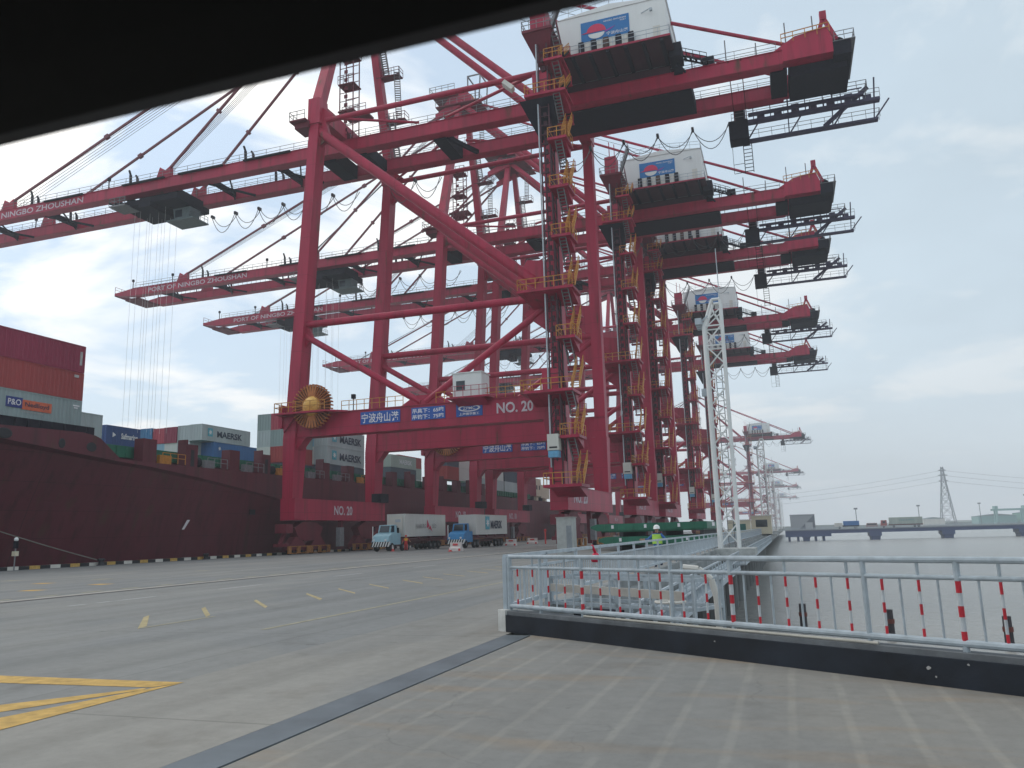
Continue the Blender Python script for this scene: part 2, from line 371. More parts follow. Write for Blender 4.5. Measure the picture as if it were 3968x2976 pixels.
nz = t.nodes.new('ShaderNodeTexNoise'); nz.inputs['Scale'].default_value = 0.9; nz.inputs['Detail'].default_value = 6; nz.inputs['Roughness'].default_value = 0.62; t.links.new(mp.outputs[0], nz.inputs['Vector'])
bp = t.nodes.new('ShaderNodeBump'); bp.inputs['Strength'].default_value = 1.0; bp.inputs['Distance'].default_value = 0.6; t.links.new(nz.outputs['Fac'], bp.inputs['Height']); t.links.new(bp.outputs[0], b.inputs['Normal'])

WE = -4.15                                   # line where the wharf deck ends
tag(MB().quad((-1450, -75, -5), (1850, -75, -5), (1850, 2650, -5), (-1450, 2650, -5)).build('water', wa), kind='structure')
g = MB().box(-55.9, -4.62, -70, 640, -1.3, 0)
tag(g.build('wharf_deck', GW), kind='structure')
poly = [(WE, -14), (170, -14), (170, -9), (20.9, -3.0), (WE, 13.15)]
g = MB(); g.prism([(x, y, -1.1) for x, y in poly], (0, 0, 1.1))
tag(fixn(g.build('approach_road', GT)), kind='structure')
tag(MB().box(-4.60, -4.17, -14, 12.95, -0.4, 0.006).build('joint_plate', PLATE), kind='structure')
tag(MB().box(-4.17, -4.15, -14, 12.9, -0.4, -0.01).build('joint_gap', RAILM), kind='structure')

# quay edge beam, deck soffit piles on the land side
g = MB().box(-5.4, -4.35, 13.4, 640, -1.9, -0.004)
tag(g.build('quay_edge_beam', CONCD), kind='structure')
def pile(x, y, r, lab):
    o = MB().tube((x, y, -6.5), (x, y, -1.3), r, 12).build('wharf_pile', PILE)
    return tag(o, lab, 'pile', 'piles under the wharf edge')
for i in range(22):
    y = 19 + i * 6.6
    pile(-5.0, y, 0.42, 'round grey concrete pile under the wharf edge beside the water')
    if i < 10: pile(-9.6, y + 1.2, 0.42, 'shaded concrete pile deeper under the wharf deck')
MB_ = MB()
for x in (-3.95, -3.7): MB_.tube((x, 14.0, -0.55), (x, 150, -0.55), 0.09, 8)
tag(MB_.build('service_pipe', POSTB), 'pair of pale blue pipes running along the wharf edge below deck', 'pipe')

# painted marks and rails, sheets above the deck
def sheet(name, pts, M, z=0.004): return tag(MB().quad(*[(x, y, z) for x, y in pts]).build(name, M), kind='structure')
def strip(name, x0, x1, y0, y1, M, z=0.004): return sheet(name, [(x0, y0), (x1, y0), (x1, y1), (x0, y1)], M, z)
strip('crane_rail_track', -23.18, -22.88, -70, 640, RAILM, 0.008)
strip('crane_rail_track', -53.98, -53.8, -70, 640, RAILM, 0.008)
strip('rail_surround', -23.75, -23.19, -70, 640, mat('rail grout', (0.33, 0.31, 0.27), 0.85, var=0.2, scale=1.2), 0.004)
sheet('yellow_chevron_marking', [(-14.5, 8.22), (-9.47, 7.84), (-7.21, 7.93), (-7.05, 8.28), (-9.99, 8.27), (-14.5, 8.62)], YMARK)
sheet('yellow_chevron_marking', [(-11.4, 2.05), (-7.81, 6.49), (-7.20, 7.78), (-7.25, 7.90), (-8.16, 6.77), (-11.8, 2.3)], YMARK)
sheet('yellow_chevron_marking', [(-10.6, 0.6), (-9.9, 0.4), (-7.05, 5.87), (-7.06, 7.09), (-7.05, 8.27), (-7.19, 7.80), (-7.55, 6.28)], YMARK, 0.005)
strip('yellow_lane_line', -9.64, -9.50, 13.3, 27, YFADE)
for k in range(12):
    y = 13.25 + 2.2 * k
    if k % 3 == 0: p = [(-12.38, y - .1), (-12.6, y + .38), (-14.45, y + 2.45), (-14.2, y + 2.0)]
    elif k % 3 == 1: p = [(-12.55, y - .1), (-12.8, y + .35), (-14.55, y + 2.3), (-14.3, y + 1.85)]
    else: p = [(-12.5, y - .2), (-12.75, y + .25), (-14.6, y + 2.3), (-14.35, y + 1.85)]
    sheet('yellow_dash_marking', p, YDASH)
strip('yellow_dash_marking', -12.5, -12.38, 13.3, 15.5, YFADE, 0.005)
for y0, y1 in ((17.9, 18.5), (18.9, 19.4), (19.7, 21.2), (24.3, 26.7), (32, 34.5), (40, 43)): strip('white_dash_marking', -19.42, -19.22, y0, y1, WMARK)
for i in range(16): strip('yellow_dash_marking', -24.4, -24.1, 19.3 + i * 1.85, 20.2 + i * 1.85, YFADE)
for x, y in ((-37.9, 31.6), (-32.7, 28.9), (-28.0, 24.3), (-28.2, 27.8), (-32.4, 32.0), (-33, 40)): strip('yellow_patch_marking', x - .55, x + .35, y - .35, y + .35, YMARK if y < 30 else YFADE)
strip('white_lane_line', -30.1, -29.95, 34, 60, WMARK)
# striped quay kerb: yellow, black, white, black
g = MB()
for i in range(150):
    y0 = -20 + 0.93 * i * 1.0 + 0.33
    k = i % 4
    g.m = (1, 0, 2, 0)[k]
    g.box(-55.62, -55.15, y0, y0 + 0.93, -0.002, 0.26)
tag(g.build('quay_kerb', [BLACK, YMARK, OFFW]), kind='structure')
# ------------------------------------------------------------------ quay crane (local x: landward from the waterside rail, y: along the quay, z up)
def logo_sign(par, x0, x1, z0, z1, y, house):
    s = MB().box(x0, x1, y - 0.06, y, z0, z1).build('sign_board', SKYB, par)
    w, h = x1 - x0, z1 - z0
    P = lambda a, b: (x0 + a * w, z0 + b * h)
    dome = MB(); c = P(0.32, 0.40); dome.prism(ell(c[0], c[1], 0.20 * w, 0.40 * h, y - 0.075, 24, 0, 180), (0, -0.03, 0))
    dome.prism([(P(0.0, 0.40)[0] + .02, y - .075, P(0, 0.40)[1]), (P(0.14, 0.40)[0], y - .075, P(0, 0.40)[1]), (P(.18, .5)[0], y - .075, P(0, .5)[1])], (0, -0.03, 0))
    fixn(dome.build('emblem_dome', CRIM, s))
    bowl = MB(); bowl.prism(ell(c[0], P(0, .33)[1], 0.17 * w, 0.27 * h, y - 0.075, 24, 180, 360), (0, -0.03, 0)); fixn(bowl.build('emblem_bowl', WHITE, s))
    sw = MB(); sw.prism([(P(.50, 0)[0], y - .075, P(0, .37)[1]), (P(.72, 0)[0], y - .075, P(0, .52)[1]), (P(.60, 0)[0], y - .075, P(0, .36)[1]), (P(.49, 0)[0], y - .075, P(0, .29)[1])], (0, -0.03, 0)); fixn(sw.build('emblem_swoosh', PURP, s))
    text('NINGBO ZHOUSHAN', 'lettering', LETW, (P(.48, 0)[0], y - .065, P(0, .80)[1]), X3, Z3, .46 * w, .08 * h, s)
    text('PORT', 'lettering', LETW, (P(.82, 0)[0], y - .065, P(0, .69)[1]), X3, Z3, .12 * w, .07 * h, s)
    text('宁波舟山港', 'lettering', LETW, (P(.53, 0)[0], y - .065, P(0, .10)[1]), X3, Z3, .44 * w, .17 * h, s)
    return s
def platform(par, x0, x1, y0, y1, z, rails='fblr', M=RED, th=0.28, brk=True):
    g = MB().box(x0, x1, y0, y1, z - th, z)
    if brk: g.hexa([(x0 + .6, y0 + .6, z - th - .05), (x1 - .3, y0 + .6, z - th - .05), (x1 - .3, y1, z - th - .9), (x0 + .6, y1, z - th - .9), (x0 + .6, y0 + .5, z - th), (x1 - .3, y0 + .5, z - th), (x1 - .3, y1, z - th), (x0 + .6, y1, z - th)])
    p = g.build('platform', M, par)
    r = MB()
    e = 0.06
    if 'f' in rails: r.rail([(x0 + e, y0 + e, z), (x1 - e, y0 + e, z)], 1.15, 0.07, 1.0)
    if 'b' in rails: r.rail([(x0 + e, y1 - e, z), (x1 - e, y1 - e, z)], 1.15, 0.07, 1.0)
    if 'l' in rails: r.rail([(x0 + e, y0 + e, z), (x0 + e, y1 - e, z)], 1.15, 0.07, 1.0)
    if 'r' in rails: r.rail([(x1 - e, y0 + e, z), (x1 - e, y1 - e, z)], 1.15, 0.07, 1.0)
    if r.v: r.build('railing', YEL, p)
    return p
def flight(par, p, q, w=0.8, M=GREYD, HM=None, axis='x'):
    """stair flight from p to q: treads, stringers, handrails"""
    p = Vector(p); q = Vector(q); n = max(4, int((q.z - p.z) / 0.27)); g = MB()
    hd = Vector((q.x - p.x, q.y - p.y, 0)).normalized(); sd_ = Vector((-hd.y, hd.x, 0)) * (w / 2)
    for i in range(n + 1):
        c = p + (q - p) * (i / n); a = hd * 0.13
        g.hexa([c - a - sd_ - Vector((0, 0, .03)), c + a - sd_ - Vector((0, 0, .03)), c + a + sd_ - Vector((0, 0, .03)), c - a + sd_ - Vector((0, 0, .03)), c - a - sd_, c + a - sd_, c + a + sd_, c - a + sd_])
    for k in (-1, 1): g.bar(p + sd_ * k, q + sd_ * k, 0.06, 0.22)
    s = g.build('stair_flight', M, par)
    r = MB(); up = Vector((0, 0, 1))
    for k in (-1, 1):
        for f in (1.0, 0.55): r.bar(p + sd_ * k + up * f, q + sd_ * k + up * f, 0.06)
        for i in range(5):
            c = p + (q - p) * (i / 4) + sd_ * k; r.bar(c, c + up, 0.06)
    r.build('handrail', HM or YEL, s)
    return s
CY = 10.7                                    # mid-plane of the crane
def make_crane():
    C = empty('quay_crane', (-53.9, 79.2, 0))
    b = lambda n, g, M, p=None, **k: g.build(n, M, p or C, **k)
    # legs, sill beams, bogies
    for yn in (0.0, 19.3):
        g = MB()
        g.taper((-0.30, yn + 1.05, 6.2), (1.35, 2.0), (-0.12, yn + 1.1, 13.2), (1.6, 2.5))
        g.taper((-0.12, yn + 1.1, 13.2), (1.6, 2.5), (0.0, yn + 1.1, 16.0), (1.55, 2.1))
        g.taper((0.0, yn + 1.1, 16.0), (1.5, 2.05), (2.25, yn + 1.1, 52.5), (1.3, 1.8))
        b('waterside_leg', g, RED)
        g = MB()
        g.taper((32.1, yn + 1.0, 6.2), (1.75, 1.5), (32.1, yn + 1.0, 10.5), (1.9, 1.7))
        g.taper((32.1, yn + 1.0, 10.5), (1.9, 1.7), (31.8, yn + 1.0, 13.3), (2.6, 1.8))
        g.taper((32.3, yn + 1.0, 13.3), (1.4, 1.5), (32.35, yn + 1.0, 57.0 if yn == 0 else 53.4), (1.25, 1.4))
        b('landside_leg', g, RED)
        # portal beam with end haunches
        g = MB().box(-0.85, 31.6, yn + 0.25, yn + 1.75, 13.35, 15.85)
        g.box(-0.8, 33.0, yn + 0.1, yn + 1.9, 15.85, 15.93); g.box(1.0, 31.3, yn + 0.1, yn + 1.9, 13.27, 13.35)
        g.hexa([(0.6, yn + .3, 11.9), (0.7, yn + .3, 11.9), (0.7, yn + 1.7, 11.9), (0.6, yn + 1.7, 11.9), (0.6, yn + .3, 13.3), (1.9, yn + .3, 13.3), (1.9, yn + 1.7, 13.3), (0.6, yn + 1.7, 13.3)])
        b('portal_beam', g, RED)
        # tubes of the frame
        b('tie_tube', MB().tube((0.9, yn + 1.0, 26.9), (31.8, yn + 1.0, 26.6), 0.43, 14), RED, smooth=False)
        b('tie_tube', MB().tube((2.6, yn + 1.0, 53.0), (31.8, yn + 1.0, 53.2), 0.33, 12), RED)
        b('diagonal_brace', MB().tube((2.3, yn + 1.0, 51.8), (30.2, yn + 1.0, 28.3), 0.60, 16), RED)
        g = MB().tube((1.0, yn + 1.0, 25.6), (16.2, yn + 1.0, 16.3), 0.38, 12); b('diagonal_brace', g, RED)
        g = MB().tube((31.7, yn + 1.0, 25.9), (16.8, yn + 1.0, 16.3), 0.38, 12); b('diagonal_brace', g, RED)
        g = MB()
        for q, w_ in (([(13.6, 15.9), (19.4, 15.9), (17.4, 17.1), (15.6, 17.1)], .4), ([(0.8, 23.6), (2.2, 25.3), (1.2, 27.6)], .4), ([(31.7, 22.4), (28.6, 24.9), (31.7, 27.6)], .4), ([(31.9, 26.3), (27.9, 29.0), (29.2, 31.0), (31.9, 30.6)], .6), ([(1.6, 52.9), (1.9, 49.0), (4.2, 50.6), (3.2, 53.8)], .6)):
            g.prism([(a, yn + 1 - w_ / 2, z) for a, z in q], (0, w_, 0)).cut()
        pieces(g, 'gusset_plate', RED, C)
    for x, lab in ((-0.1, 'w'), (32.0, 'l')):
        g = MB().box(x - 0.95, x + 0.95, -0.15, 21.6, 3.85, 6.25); g.box(x - 1.02, x + 1.02, -0.2, 21.65, 6.25, 6.31)
        b('sill_beam', g, RED)
        for yc in (3.6, 17.9):
            bx = x
            g = MB()
            g.prism([(bx - .5, yc - 3.0, 3.0), (bx - .5, yc - 2.2, 1.9), (bx - .5, yc - .9, 1.5), (bx - .5, yc + .9, 1.5), (bx - .5, yc + 2.2, 1.9), (bx - .5, yc + 3.0, 3.0), (bx - .5, yc + 1.2, 3.7), (bx - .5, yc - 1.2, 3.7)], (1.0, 0, 0))
            g.box(bx - .35, bx + .35, yc - .7, yc + .7, 3.3, 3.9)
            for s in (-1, 1):
                y2 = yc + s * 2.2
                g.prism([(bx - .42, y2 - 1.7, 0.9), (bx - .42, y2 - 1.2, 1.35), (bx - .42, y2 - .4, 2.0), (bx - .42, y2 + .4, 2.0), (bx - .42, y2 + 1.2, 1.35), (bx - .42, y2 + 1.7, 0.9), (bx - .42, y2 + 1.7, .5), (bx - .42, y2 - 1.7, .5)], (0.84, 0, 0))
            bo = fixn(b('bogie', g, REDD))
            g = MB()
            for s in (-1, 1):
                for q in (-0.95, 0.95): g.lathe((bx, yc + s * 2.2 + q, 0.42), [(0.0, -.2), (0.42, -.2), (0.42, .2), (0.0, .2)], 16, 'x').cut()
            pieces(g, 'wheel', DARK, bo)
            g = MB()
            for s in (-1, 1):
                for q in (-1.9, -0.1, 1.9): g.box(bx + .55, bx + .72, yc + s * 2.2 + q - .28, yc + s * 2.2 + q + .28, 0.12, 0.95)
                g.bar((bx + .64, yc + s * 2.2 - 2, .15), (bx + .64, yc + s * 2.2 + 2, .15), .1); g.bar((bx + .64, yc + s * 2.2 - 2, .9), (bx + .64, yc + s * 2.2 + 2, .9), .1)
            b('wheel_guard', g, mat('worn guard yellow', (.30, .12, .025), .7, var=.4, scale=3), bo)
        g = MB().box(x - .6, x + .9, -1.6, -0.3, 2.4, 3.4); g.bar((x, -1.5, 1.1), (x, -.2, 3.0), .35); g.box(x - .3, x + .3, -2.3, -.2, .9, 1.25)
        b('rail_buffer', g, REDD)
        g = MB().box(x + .96, x + 1.5, 8.8, 9.8, .7, 3.0); b('cable_box', g, GREYD)
        g = MB().bar((x + .5, 10.6, .3), (x + .5, 10.6, 3.9), .5); b('storm_anchor', g, REDD)
    b('ballast_box', MB().box(0.2, 1.6, 19.0, 21.3, 6.32, 7.5), DARK)
    # cross beams tying the two frames
    for x, z0, z1 in ((2.2, 53.4, 55.4), (32.3, 53.4, 54.9)):
        g = MB().box(x - .75, x + .75, 0.2, 21.3, z0, z1); b('cross_beam', g, RED)
    g = MB()
    for y in (1.1, 20.4):
        g.taper((2.3, y, 52.4), (1.7, 2.2), (2.2, y, 55.9), (1.6, 1.9)); g.prism([(1.6, y - .3, 56), (4.6, y - .3, 53.4), (1.6, y - .3, 51.0)], (0, .6, 0)).cut()
    pieces(g, 'mast_foot', RED, C)
    # hangers from the cross beams down to the girders
    g = MB()
    for x in (2.2, 32.3):
        for y in (7.45, 14.55): g.prism([(x - 1.6, y - .5, 53.35), (x + 1.6, y - .5, 53.35), (x + .8, y - .5, 54.6), (x - .8, y - .5, 54.6)], (0, 1.0, 0)).cut()
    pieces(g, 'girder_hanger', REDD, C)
    # twin girders and boom
    for y0 in (6.8, 13.9):
        y1 = y0 + 1.3
        g = MB().box(-1.2, 57.6, y0, y1, 51.78, 53.25); g.box(-1.2, 57.6, y0 - .12, y1 + .25, 53.25, 53.32); g.box(-1.2, 57.6, y0 - .05, y1 + .25, 51.68, 51.78)
        b('girder', g, RED)
        g = MB().box(-69.5, -1.3, y0, y1, 51.78, 53.25); g.box(-69.5, -1.3, y0 - .12, y1 + .2, 53.25, 53.32); g.box(-69.5, -1.3, y0 - .05, y1 + .25, 51.68, 51.78)
        g.hexa([(-74.2, y0 + .1, 52.3), (-69.5, y0, 51.7), (-69.5, y1, 51.7), (-74.2, y1 - .1, 52.3), (-74.2, y0 + .1, 52.75), (-69.5, y0, 53.3), (-69.5, y1, 53.3), (-74.2, y1 - .1, 52.75)])
        b('boom', g, RED)
        # walkway railings on the girders and small gear
        g = MB(); g.rail([(3.5, y0 + .1, 53.32), (57, y0 + .1, 53.32)], 1.1, .045, 2.2); g.rail([(3.5, y1 + .15, 53.32), (57, y1 + .15, 53.32)], 1.1, .045, 2.2)
        b('walkway_railing', g, GREYD)
        g = MB(); g.rail([(-69, y0 + .1, 53.32), (-3, y0 + .1, 53.32)], 1.1, .045, 2.2); g.rail([(-69, y1 + .15, 53.32), (-3, y1 + .15, 53.32)], 1.1, .045, 2.2)
        b('walkway_railing', g, GREYD)
        g = MB()
        for x in (-33.4, -13.3, -52.5):
            for k, hh in ((0, 2.6), (1.3, 1.6)):
                g.bar((x + k, y0 + .6, 53.3), (x + k - .1, y0 + .6, 53.3 + hh * .7), .28, .28); g.bar((x + k - .1, y0 + .6, 53.3 + hh * .7), (x + k - .4, y0 + .6, 53.3 + hh), .22, .22)
            g.cut()
        pieces(g, 'rope_guide', DARK, C); g = MB()
        for x in (-37.5, -60, -70): g.bar((x, y0 + .6, 53.3), (x, y0 + .6, 55.2), .12); g.box(x - .2, x + .2, y0 + .45, y0 + .75, 54.9, 55.4).cut()
        pieces(g, 'signal_lamp', DARK, C); g = MB()
        for x in (-45, -30, -20, -9): g.box(x - 4, x + 3.5, y0 - .45, y0 - .13, 53.1, 53.3).cut()
        if y0 < 10: pieces(g, 'walkway_slab', DARK, C)
        g = MB()
        for x in (-27.4, -57.5):
            g.prism([(x - 1.2, y0 + .3, 53.3), (x + 1.4, y0 + .3, 53.3), (x + 1.3, y0 + .3, 55.1), (x + .5, y0 + .3, 54.6), (x - .5, y0 + .3, 55.2)], (0, .7, 0)).cut()
        pieces(g, 'stay_bracket', RED, C)
    b('boom_end_frame', MB().box(-74.3, -73.9, 7.0, 15.1, 52.2, 52.9).box(-72.5, -69, 8.1, 13.9, 51.3, 51.7).rail([(-74, 6.8, 52.9), (-74, 15.2, 52.9)], 1.2, .06), REDD)
    g = MB()
    for x in (-63, -50.5, -38, -20, -8.5): g.bar((x, 8.1, 51.7), (x + 3.6, 13.9, 51.7), .28); g.bar((x + 3.6, 8.1, 51.7), (x, 13.9, 51.7), .18); g.bar((x, 8.1, 52.4), (x, 13.9, 52.4), .3, .9).cut()
    pieces(g, 'boom_cross_tie', DARK, C)
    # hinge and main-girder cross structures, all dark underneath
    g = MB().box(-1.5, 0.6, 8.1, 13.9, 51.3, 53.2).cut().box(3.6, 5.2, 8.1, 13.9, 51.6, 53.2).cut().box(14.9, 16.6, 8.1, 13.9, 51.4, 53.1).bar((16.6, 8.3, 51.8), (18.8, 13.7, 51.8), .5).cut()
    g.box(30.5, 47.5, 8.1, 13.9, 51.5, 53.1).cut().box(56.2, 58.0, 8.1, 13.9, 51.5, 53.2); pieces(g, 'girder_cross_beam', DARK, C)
    g = MB().tube((3.2, 1.0, 53.4), (13.2, 7.4, 54.0), .17, 8).cut().tube((3.2, 20.4, 53.4), (13.2, 14, 54.0), .17, 8).cut()
    g.tube((31.6, 1.0, 53.4), (17.0, 7.4, 54.0), .20, 8).cut().tube((31.6, 20.4, 53.4), (17, 14, 54.0), .20, 8); pieces(g, 'bridging_tube', RED, C, False)
    # upper A-frame
    for y, y2 in ((1.1, 9.2), (20.4, 12.2)):
        b('mast_post', MB().taper((2.3, y, 55.4), (1.3, 1.4), (2.7, y2, 81.3), (.9, .9)), RED)
    g = MB().box(1.4, 4.4, 8.6, 9.4, 79.8, 82.0).box(1.4, 4.4, 12.0, 12.8, 79.8, 82.0)
    for y in (8.6, 12.0): g.prism([(-.6, y, 80.2), (6.0, y, 79.6), (3.9, y, 83.2), (1.9, y, 83.4)], (0, .8, 0))
    g.box(.8, 4.6, 9.4, 12.0, 80.3, 81.2).box(1.8, 3.4, 7.8, 13.6, 79.4, 80.2)
    for y in (7.6, 13.1): g.prism([(2.6, y, 80.4), (3.4, y, 79.0), (-1.7, y, 77.4), (-1.7, y, 78.4)], (0, .6, 0))
    ah = fixn(b('apex_head', g, RED))
    g = MB()
    for x in (.6, 4.2): g.lathe((x, 10.7, 81.6), [(0, -1.2), (.8, -1.2), (.8, 1.2), (0, 1.2)], 14, 'y').cut()
    pieces(g, 'sheave', ORA, ah)
    g = MB()
    for y in (8.8, 12.6): g.bar((4.4, y, 82.6), (4.4, y, 85.4), .2).bar((6.6, y, 80.6), (6.9, y, 85.4), .2).bar((4.3, y, 85.4), (7.0, y, 85.4), .2)
    g.bar((4.4, 8.8, 85.4), (4.4, 12.6, 85.4), .2).bar((6.9, 8.8, 85.4), (6.9, 12.6, 85.4), .2); b('service_frame', g, GREYD, ah)
    ap = b('apex_platform', MB().box(-2.4, 2.6, 6.6, 14.8, 81.9, 82.15).box(-1.4, 7.2, 7.0, 14.4, 79.3, 79.5), REDD); MBr = MB()
    MBr.rail([(-2.4, 14.8, 82.15), (-2.4, 6.6, 82.15), (2.6, 6.6, 82.15)], 1.1, .07, 1.3); MBr.rail([(-1.4, 7.0, 79.5), (7.2, 7.0, 79.5), (7.2, 14.4, 79.5), (-1.4, 14.4, 79.5)], 1.1, .06, 1.5)
    MBr.build('railing', GREYD, ap)
    for y, y2 in ((8.4, 7.45), (13.0, 14.55)): b('backstay_tube', MB().tube((3.0, y, 80.2), (29.3, y2, 53.8), .48, 14), RED)
    for y, y2 in ((9.4, 7.45), (12.0, 14.55)): b('rear_stay', MB().tube((3.4, y, 81.2), (58.8, y2, 53.9), .22, 8), RED)
    for x in (-57.8, -27.0):
        for y, y2 in ((7.9, 7.3), (13.4, 14.6)):
            p, q = Vector((-1.3, y, 77.9)), Vector((x, y2, 54.2)); g = MB().bar(p, q, .24, .34)
            for f in (.33, .66): c = p + (q - p) * f; g.bar(c - (q - p) * .006, c + (q - p) * .006, .5, .6)
            b('forestay', g, STAY)
    g = MB()
    for k in range(5):
        for x, z in ((-62, 53.6), (-30, 53.6)):
            yy = 8.4 + k * 1.1; g.bar((1.8, 9.8 + k * .3, 80.2), (x - k * 1.5, yy, z), .045)
    g.bar((3, 10, 81), (36, 10, 61.5), .05); g.bar((3, 11, 81.5), (45, 11, 61), .05)
    b('hoist_rope', g, ROPE)
    # boom latch ladder tower by the near mast post
    g = MB()
    for x in (2.0, 4.0):
        for y in (6.6, 8.2): g.bar((x, y, 53.3), (x, y, 65.5), .12)
    for i in range(10):
        z = 54 + i * 1.2; g.bar((2, 6.6, z), (4, 6.6, z), .07); g.bar((4, 6.6, z), (4, 8.2, z + 1.2), .07); g.bar((2, 8.2, z), (4, 8.2, z), .07); g.bar((2.9, 6.6, z + .4), (2.9, 6.6, z + .9), .5, .07)
    for z in (57.4, 61.3, 65.5): g.box(1.8, 4.2, 6.4, 8.4, z - .15, z)
    g.rail([(1.8, 6.4, 65.5), (4.2, 6.4, 65.5), (4.2, 8.4, 65.5)], 1.2, .06, .8); g.rail([(1.8, 6.4, 61.3), (4.2, 6.4, 61.3)], 1.2, .06, .8)
    b('ladder_tower', g, REDD)
    # stairs on the far mast post
    zs = [55.5, 61.6, 67.6, 73.4, 79.4]
    for i in range(4):
        f = lambda z: 20.4 - (z - 55.4) / 25.9 * 8.2
        flight(C, (4.6 if i % 2 else 3.6, f(zs[i]) + .4, zs[i]), (5.8 if i % 2 else 3.9, f(zs[i + 1]) - .8, zs[i + 1]), .8, GREYD, GREYD)
        g = MB().box(2.4, 6.0, f(zs[i]) - .6, f(zs[i]) + .8, zs[i] - .15, zs[i]); g.rail([(2.4, f(zs[i]) - .6, zs[i]), (6, f(zs[i]) - .6, zs[i]), (6, f(zs[i]) + .8, zs[i])], 1.1, .06, 1.2); b('mast_landing', g, REDD)
    g = MB().box(-1.6, 2.2, 13.2, 15.6, 61.0, 61.2).rail([(-1.6, 13.2, 61.2), (2.2, 13.2, 61.2)], 1.1, .06, 1.2); b('mast_landing', g, REDD)
    pf = b('cap_platform', MB().box(-.6, 1.7, -.9, 2.6, 52.6, 52.8).box(-.2, 1.7, -.3, 2, 51.9, 52.6), REDD); MB().rail([(-.6, 2.6, 52.8), (-.6, -.9, 52.8), (1.6, -.9, 52.8)], 1.1, .06, 1.0).build('railing', GREYD, pf)
    # machinery house
    H = MB().box(33.0, 45.7, 2.8, 18.6, 54.75, 60.3)
    H.hexa([(33, 2.8, 60.3), (45.7, 2.8, 60.3), (45.7, 18.6, 60.3), (33, 18.6, 60.3), (33, 2.8, 60.32), (45.7, 2.8, 60.31), (45.7, 18.6, 60.31), (33, 18.6, 60.32)])
    H = b('machinery_house', H, WHITE)
    g = MB(); pr = [(32.9, 2.7, 60.33), (45.8, 2.7, 60.33), (39.4, 2.7, 61.05)]; g.prism(pr, (0, 16, 0)); rf = fixn(b('roof', g, WHITE, H)); MB().rail([(33, 2.8, 60.4), (39.4, 2.8, 61.05), (45.7, 2.8, 60.4), (45.7, 18.5, 60.4)], 1.1, .05, 1.7).build('railing', GREY, rf)
    logo_sign(H, 36.0, 41.6, 56.9, 59.35, 2.79, H)
    for i in range(9):
        x = 35.7 + i * .72
        if i % 2 == 0: b('vent', MB().box(x, x + .6, 2.35, 2.79, 54.75, 56.75).box(x + .08, x + .52, 2.32, 2.35, 55.1, 56.6), mat('vent rust brown', (0.07, 0.035, 0.025), 0.7, var=.5, scale=2) if i == 4 else DARK, H)
        else: b('air_conditioner', MB().box(x, x + .66, 2.4, 2.79, 54.75, 56.6).box(x + .1, x + .56, 2.37, 2.4, 55.9, 56.45), OFFW, H)
    b('door', MB().box(44.2, 45.0, 2.74, 2.79, 54.8, 57.0), OFFW, H)
    b('lamp_bracket', MB().bar((43.0, 2.7, 58.9), (44.1, 2.3, 59.0), .08).box(44, 44.3, 2.2, 2.5, 58.7, 59), GREY, H)
    fl = b('house_floor', MB().box(32.6, 46.2, 1.3, 20, 54.46, 54.74), REDSHADE); g = MB().rail([(33.6, 1.4, 54.74), (46.1, 1.4, 54.74), (46.1, 19.9, 54.74)], 1.1, .05, 1.3); b('railing', g, GREY, fl); b('floor_edge', MB().box(32.6, 46.2, 1.22, 1.3, 54.5, 54.72), RED, fl)
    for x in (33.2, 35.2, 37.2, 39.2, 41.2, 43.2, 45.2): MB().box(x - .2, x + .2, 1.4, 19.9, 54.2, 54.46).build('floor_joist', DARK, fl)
    for y in (6.7, 13.8): b('house_support', MB().box(33.2, 45.4, y, y + 1.5, 53.33, 54.2), REDSHADE)
    g = MB().box(45.6, 47.0, 4.2, 6.6, 53.7, 55.4).bar((46.3, 5.2, 53.3), (47.2, 5.2, 52.1), .25).box(45.8, 46.8, 6.5, 7.6, 52.9, 53.9); b('service_hoist', g, DARK)
    flight(C, (49.6, 6.2, 53.3), (46.6, 6.2, 54.7), .8, DARK, DARK)
    b('cable_cabinet', MB().box(49.0, 50.3, 6.9, 8.0, 53.32, 54.5), DARK)
    # stern of the girders: pulley box, gallows, lower maintenance walkways
    g = MB()
    for y0 in (6.7, 13.8):
        g.prism([(56.8, y0, 53.35), (62.9, y0, 53.35), (62.3, y0, 55.0), (59.0, y0, 54.6)], (0, 1.5, 0)); g.box(57.6, 62.8, y0, y0 + 1.5, 51.9, 53.35).cut()
    st = pieces(g, 'stern_box', RED, C)[0]; MB().rail([(57.6, 6.6, 54.0), (62.6, 6.6, 54.3)], 1.1, .08, 1.2).build('railing', YEL, st)
    g = MB().box(58.2, 64.2, 8.2, 13.8, 50.7, 53.1).box(62.8, 64.6, 6.7, 15.3, 51.4, 53.0).lathe((63.3, 8.0, 53.2), [(0, -.3), (.9, -.3), (.9, .3), (0, .3)], 16, 'y').lathe((63.3, 13.0, 53.2), [(0, -.3), (.9, -.3), (.9, .3), (0, .3)], 16, 'y'); b('stern_cross_beam', g, DARK)
    g = MB().bar((61.2, 7.4, 53.8), (62.1, 7.4, 56.4), .45, .4).bar((63.3, 7.4, 53.6), (62.2, 7.4, 56.4), .45, .4).box(61.8, 62.5, 7.1, 7.7, 56.2, 57.2); b('gallows', g, RED)
    g = MB().rail([(63, 6.7, 53.05), (65.0, 6.7, 53.05), (65.0, 15.3, 53.05)], 1.1, .06, 1).rail([(64.6, 15.4, 51.5), (66.8, 15.4, 51.5), (66.8, 17, 51.5)], 1.1, .06, 1); g.box(62.8, 65.1, 6.6, 15.4, 52.98, 53.05); b('stern_railing', g, GREYD)
    g = MB().box(51.4, 68.2, 16.4, 17.3, 50.4, 50.75).box(51.4, 68.0, 17.9, 18.8, 48.7, 48.95); 
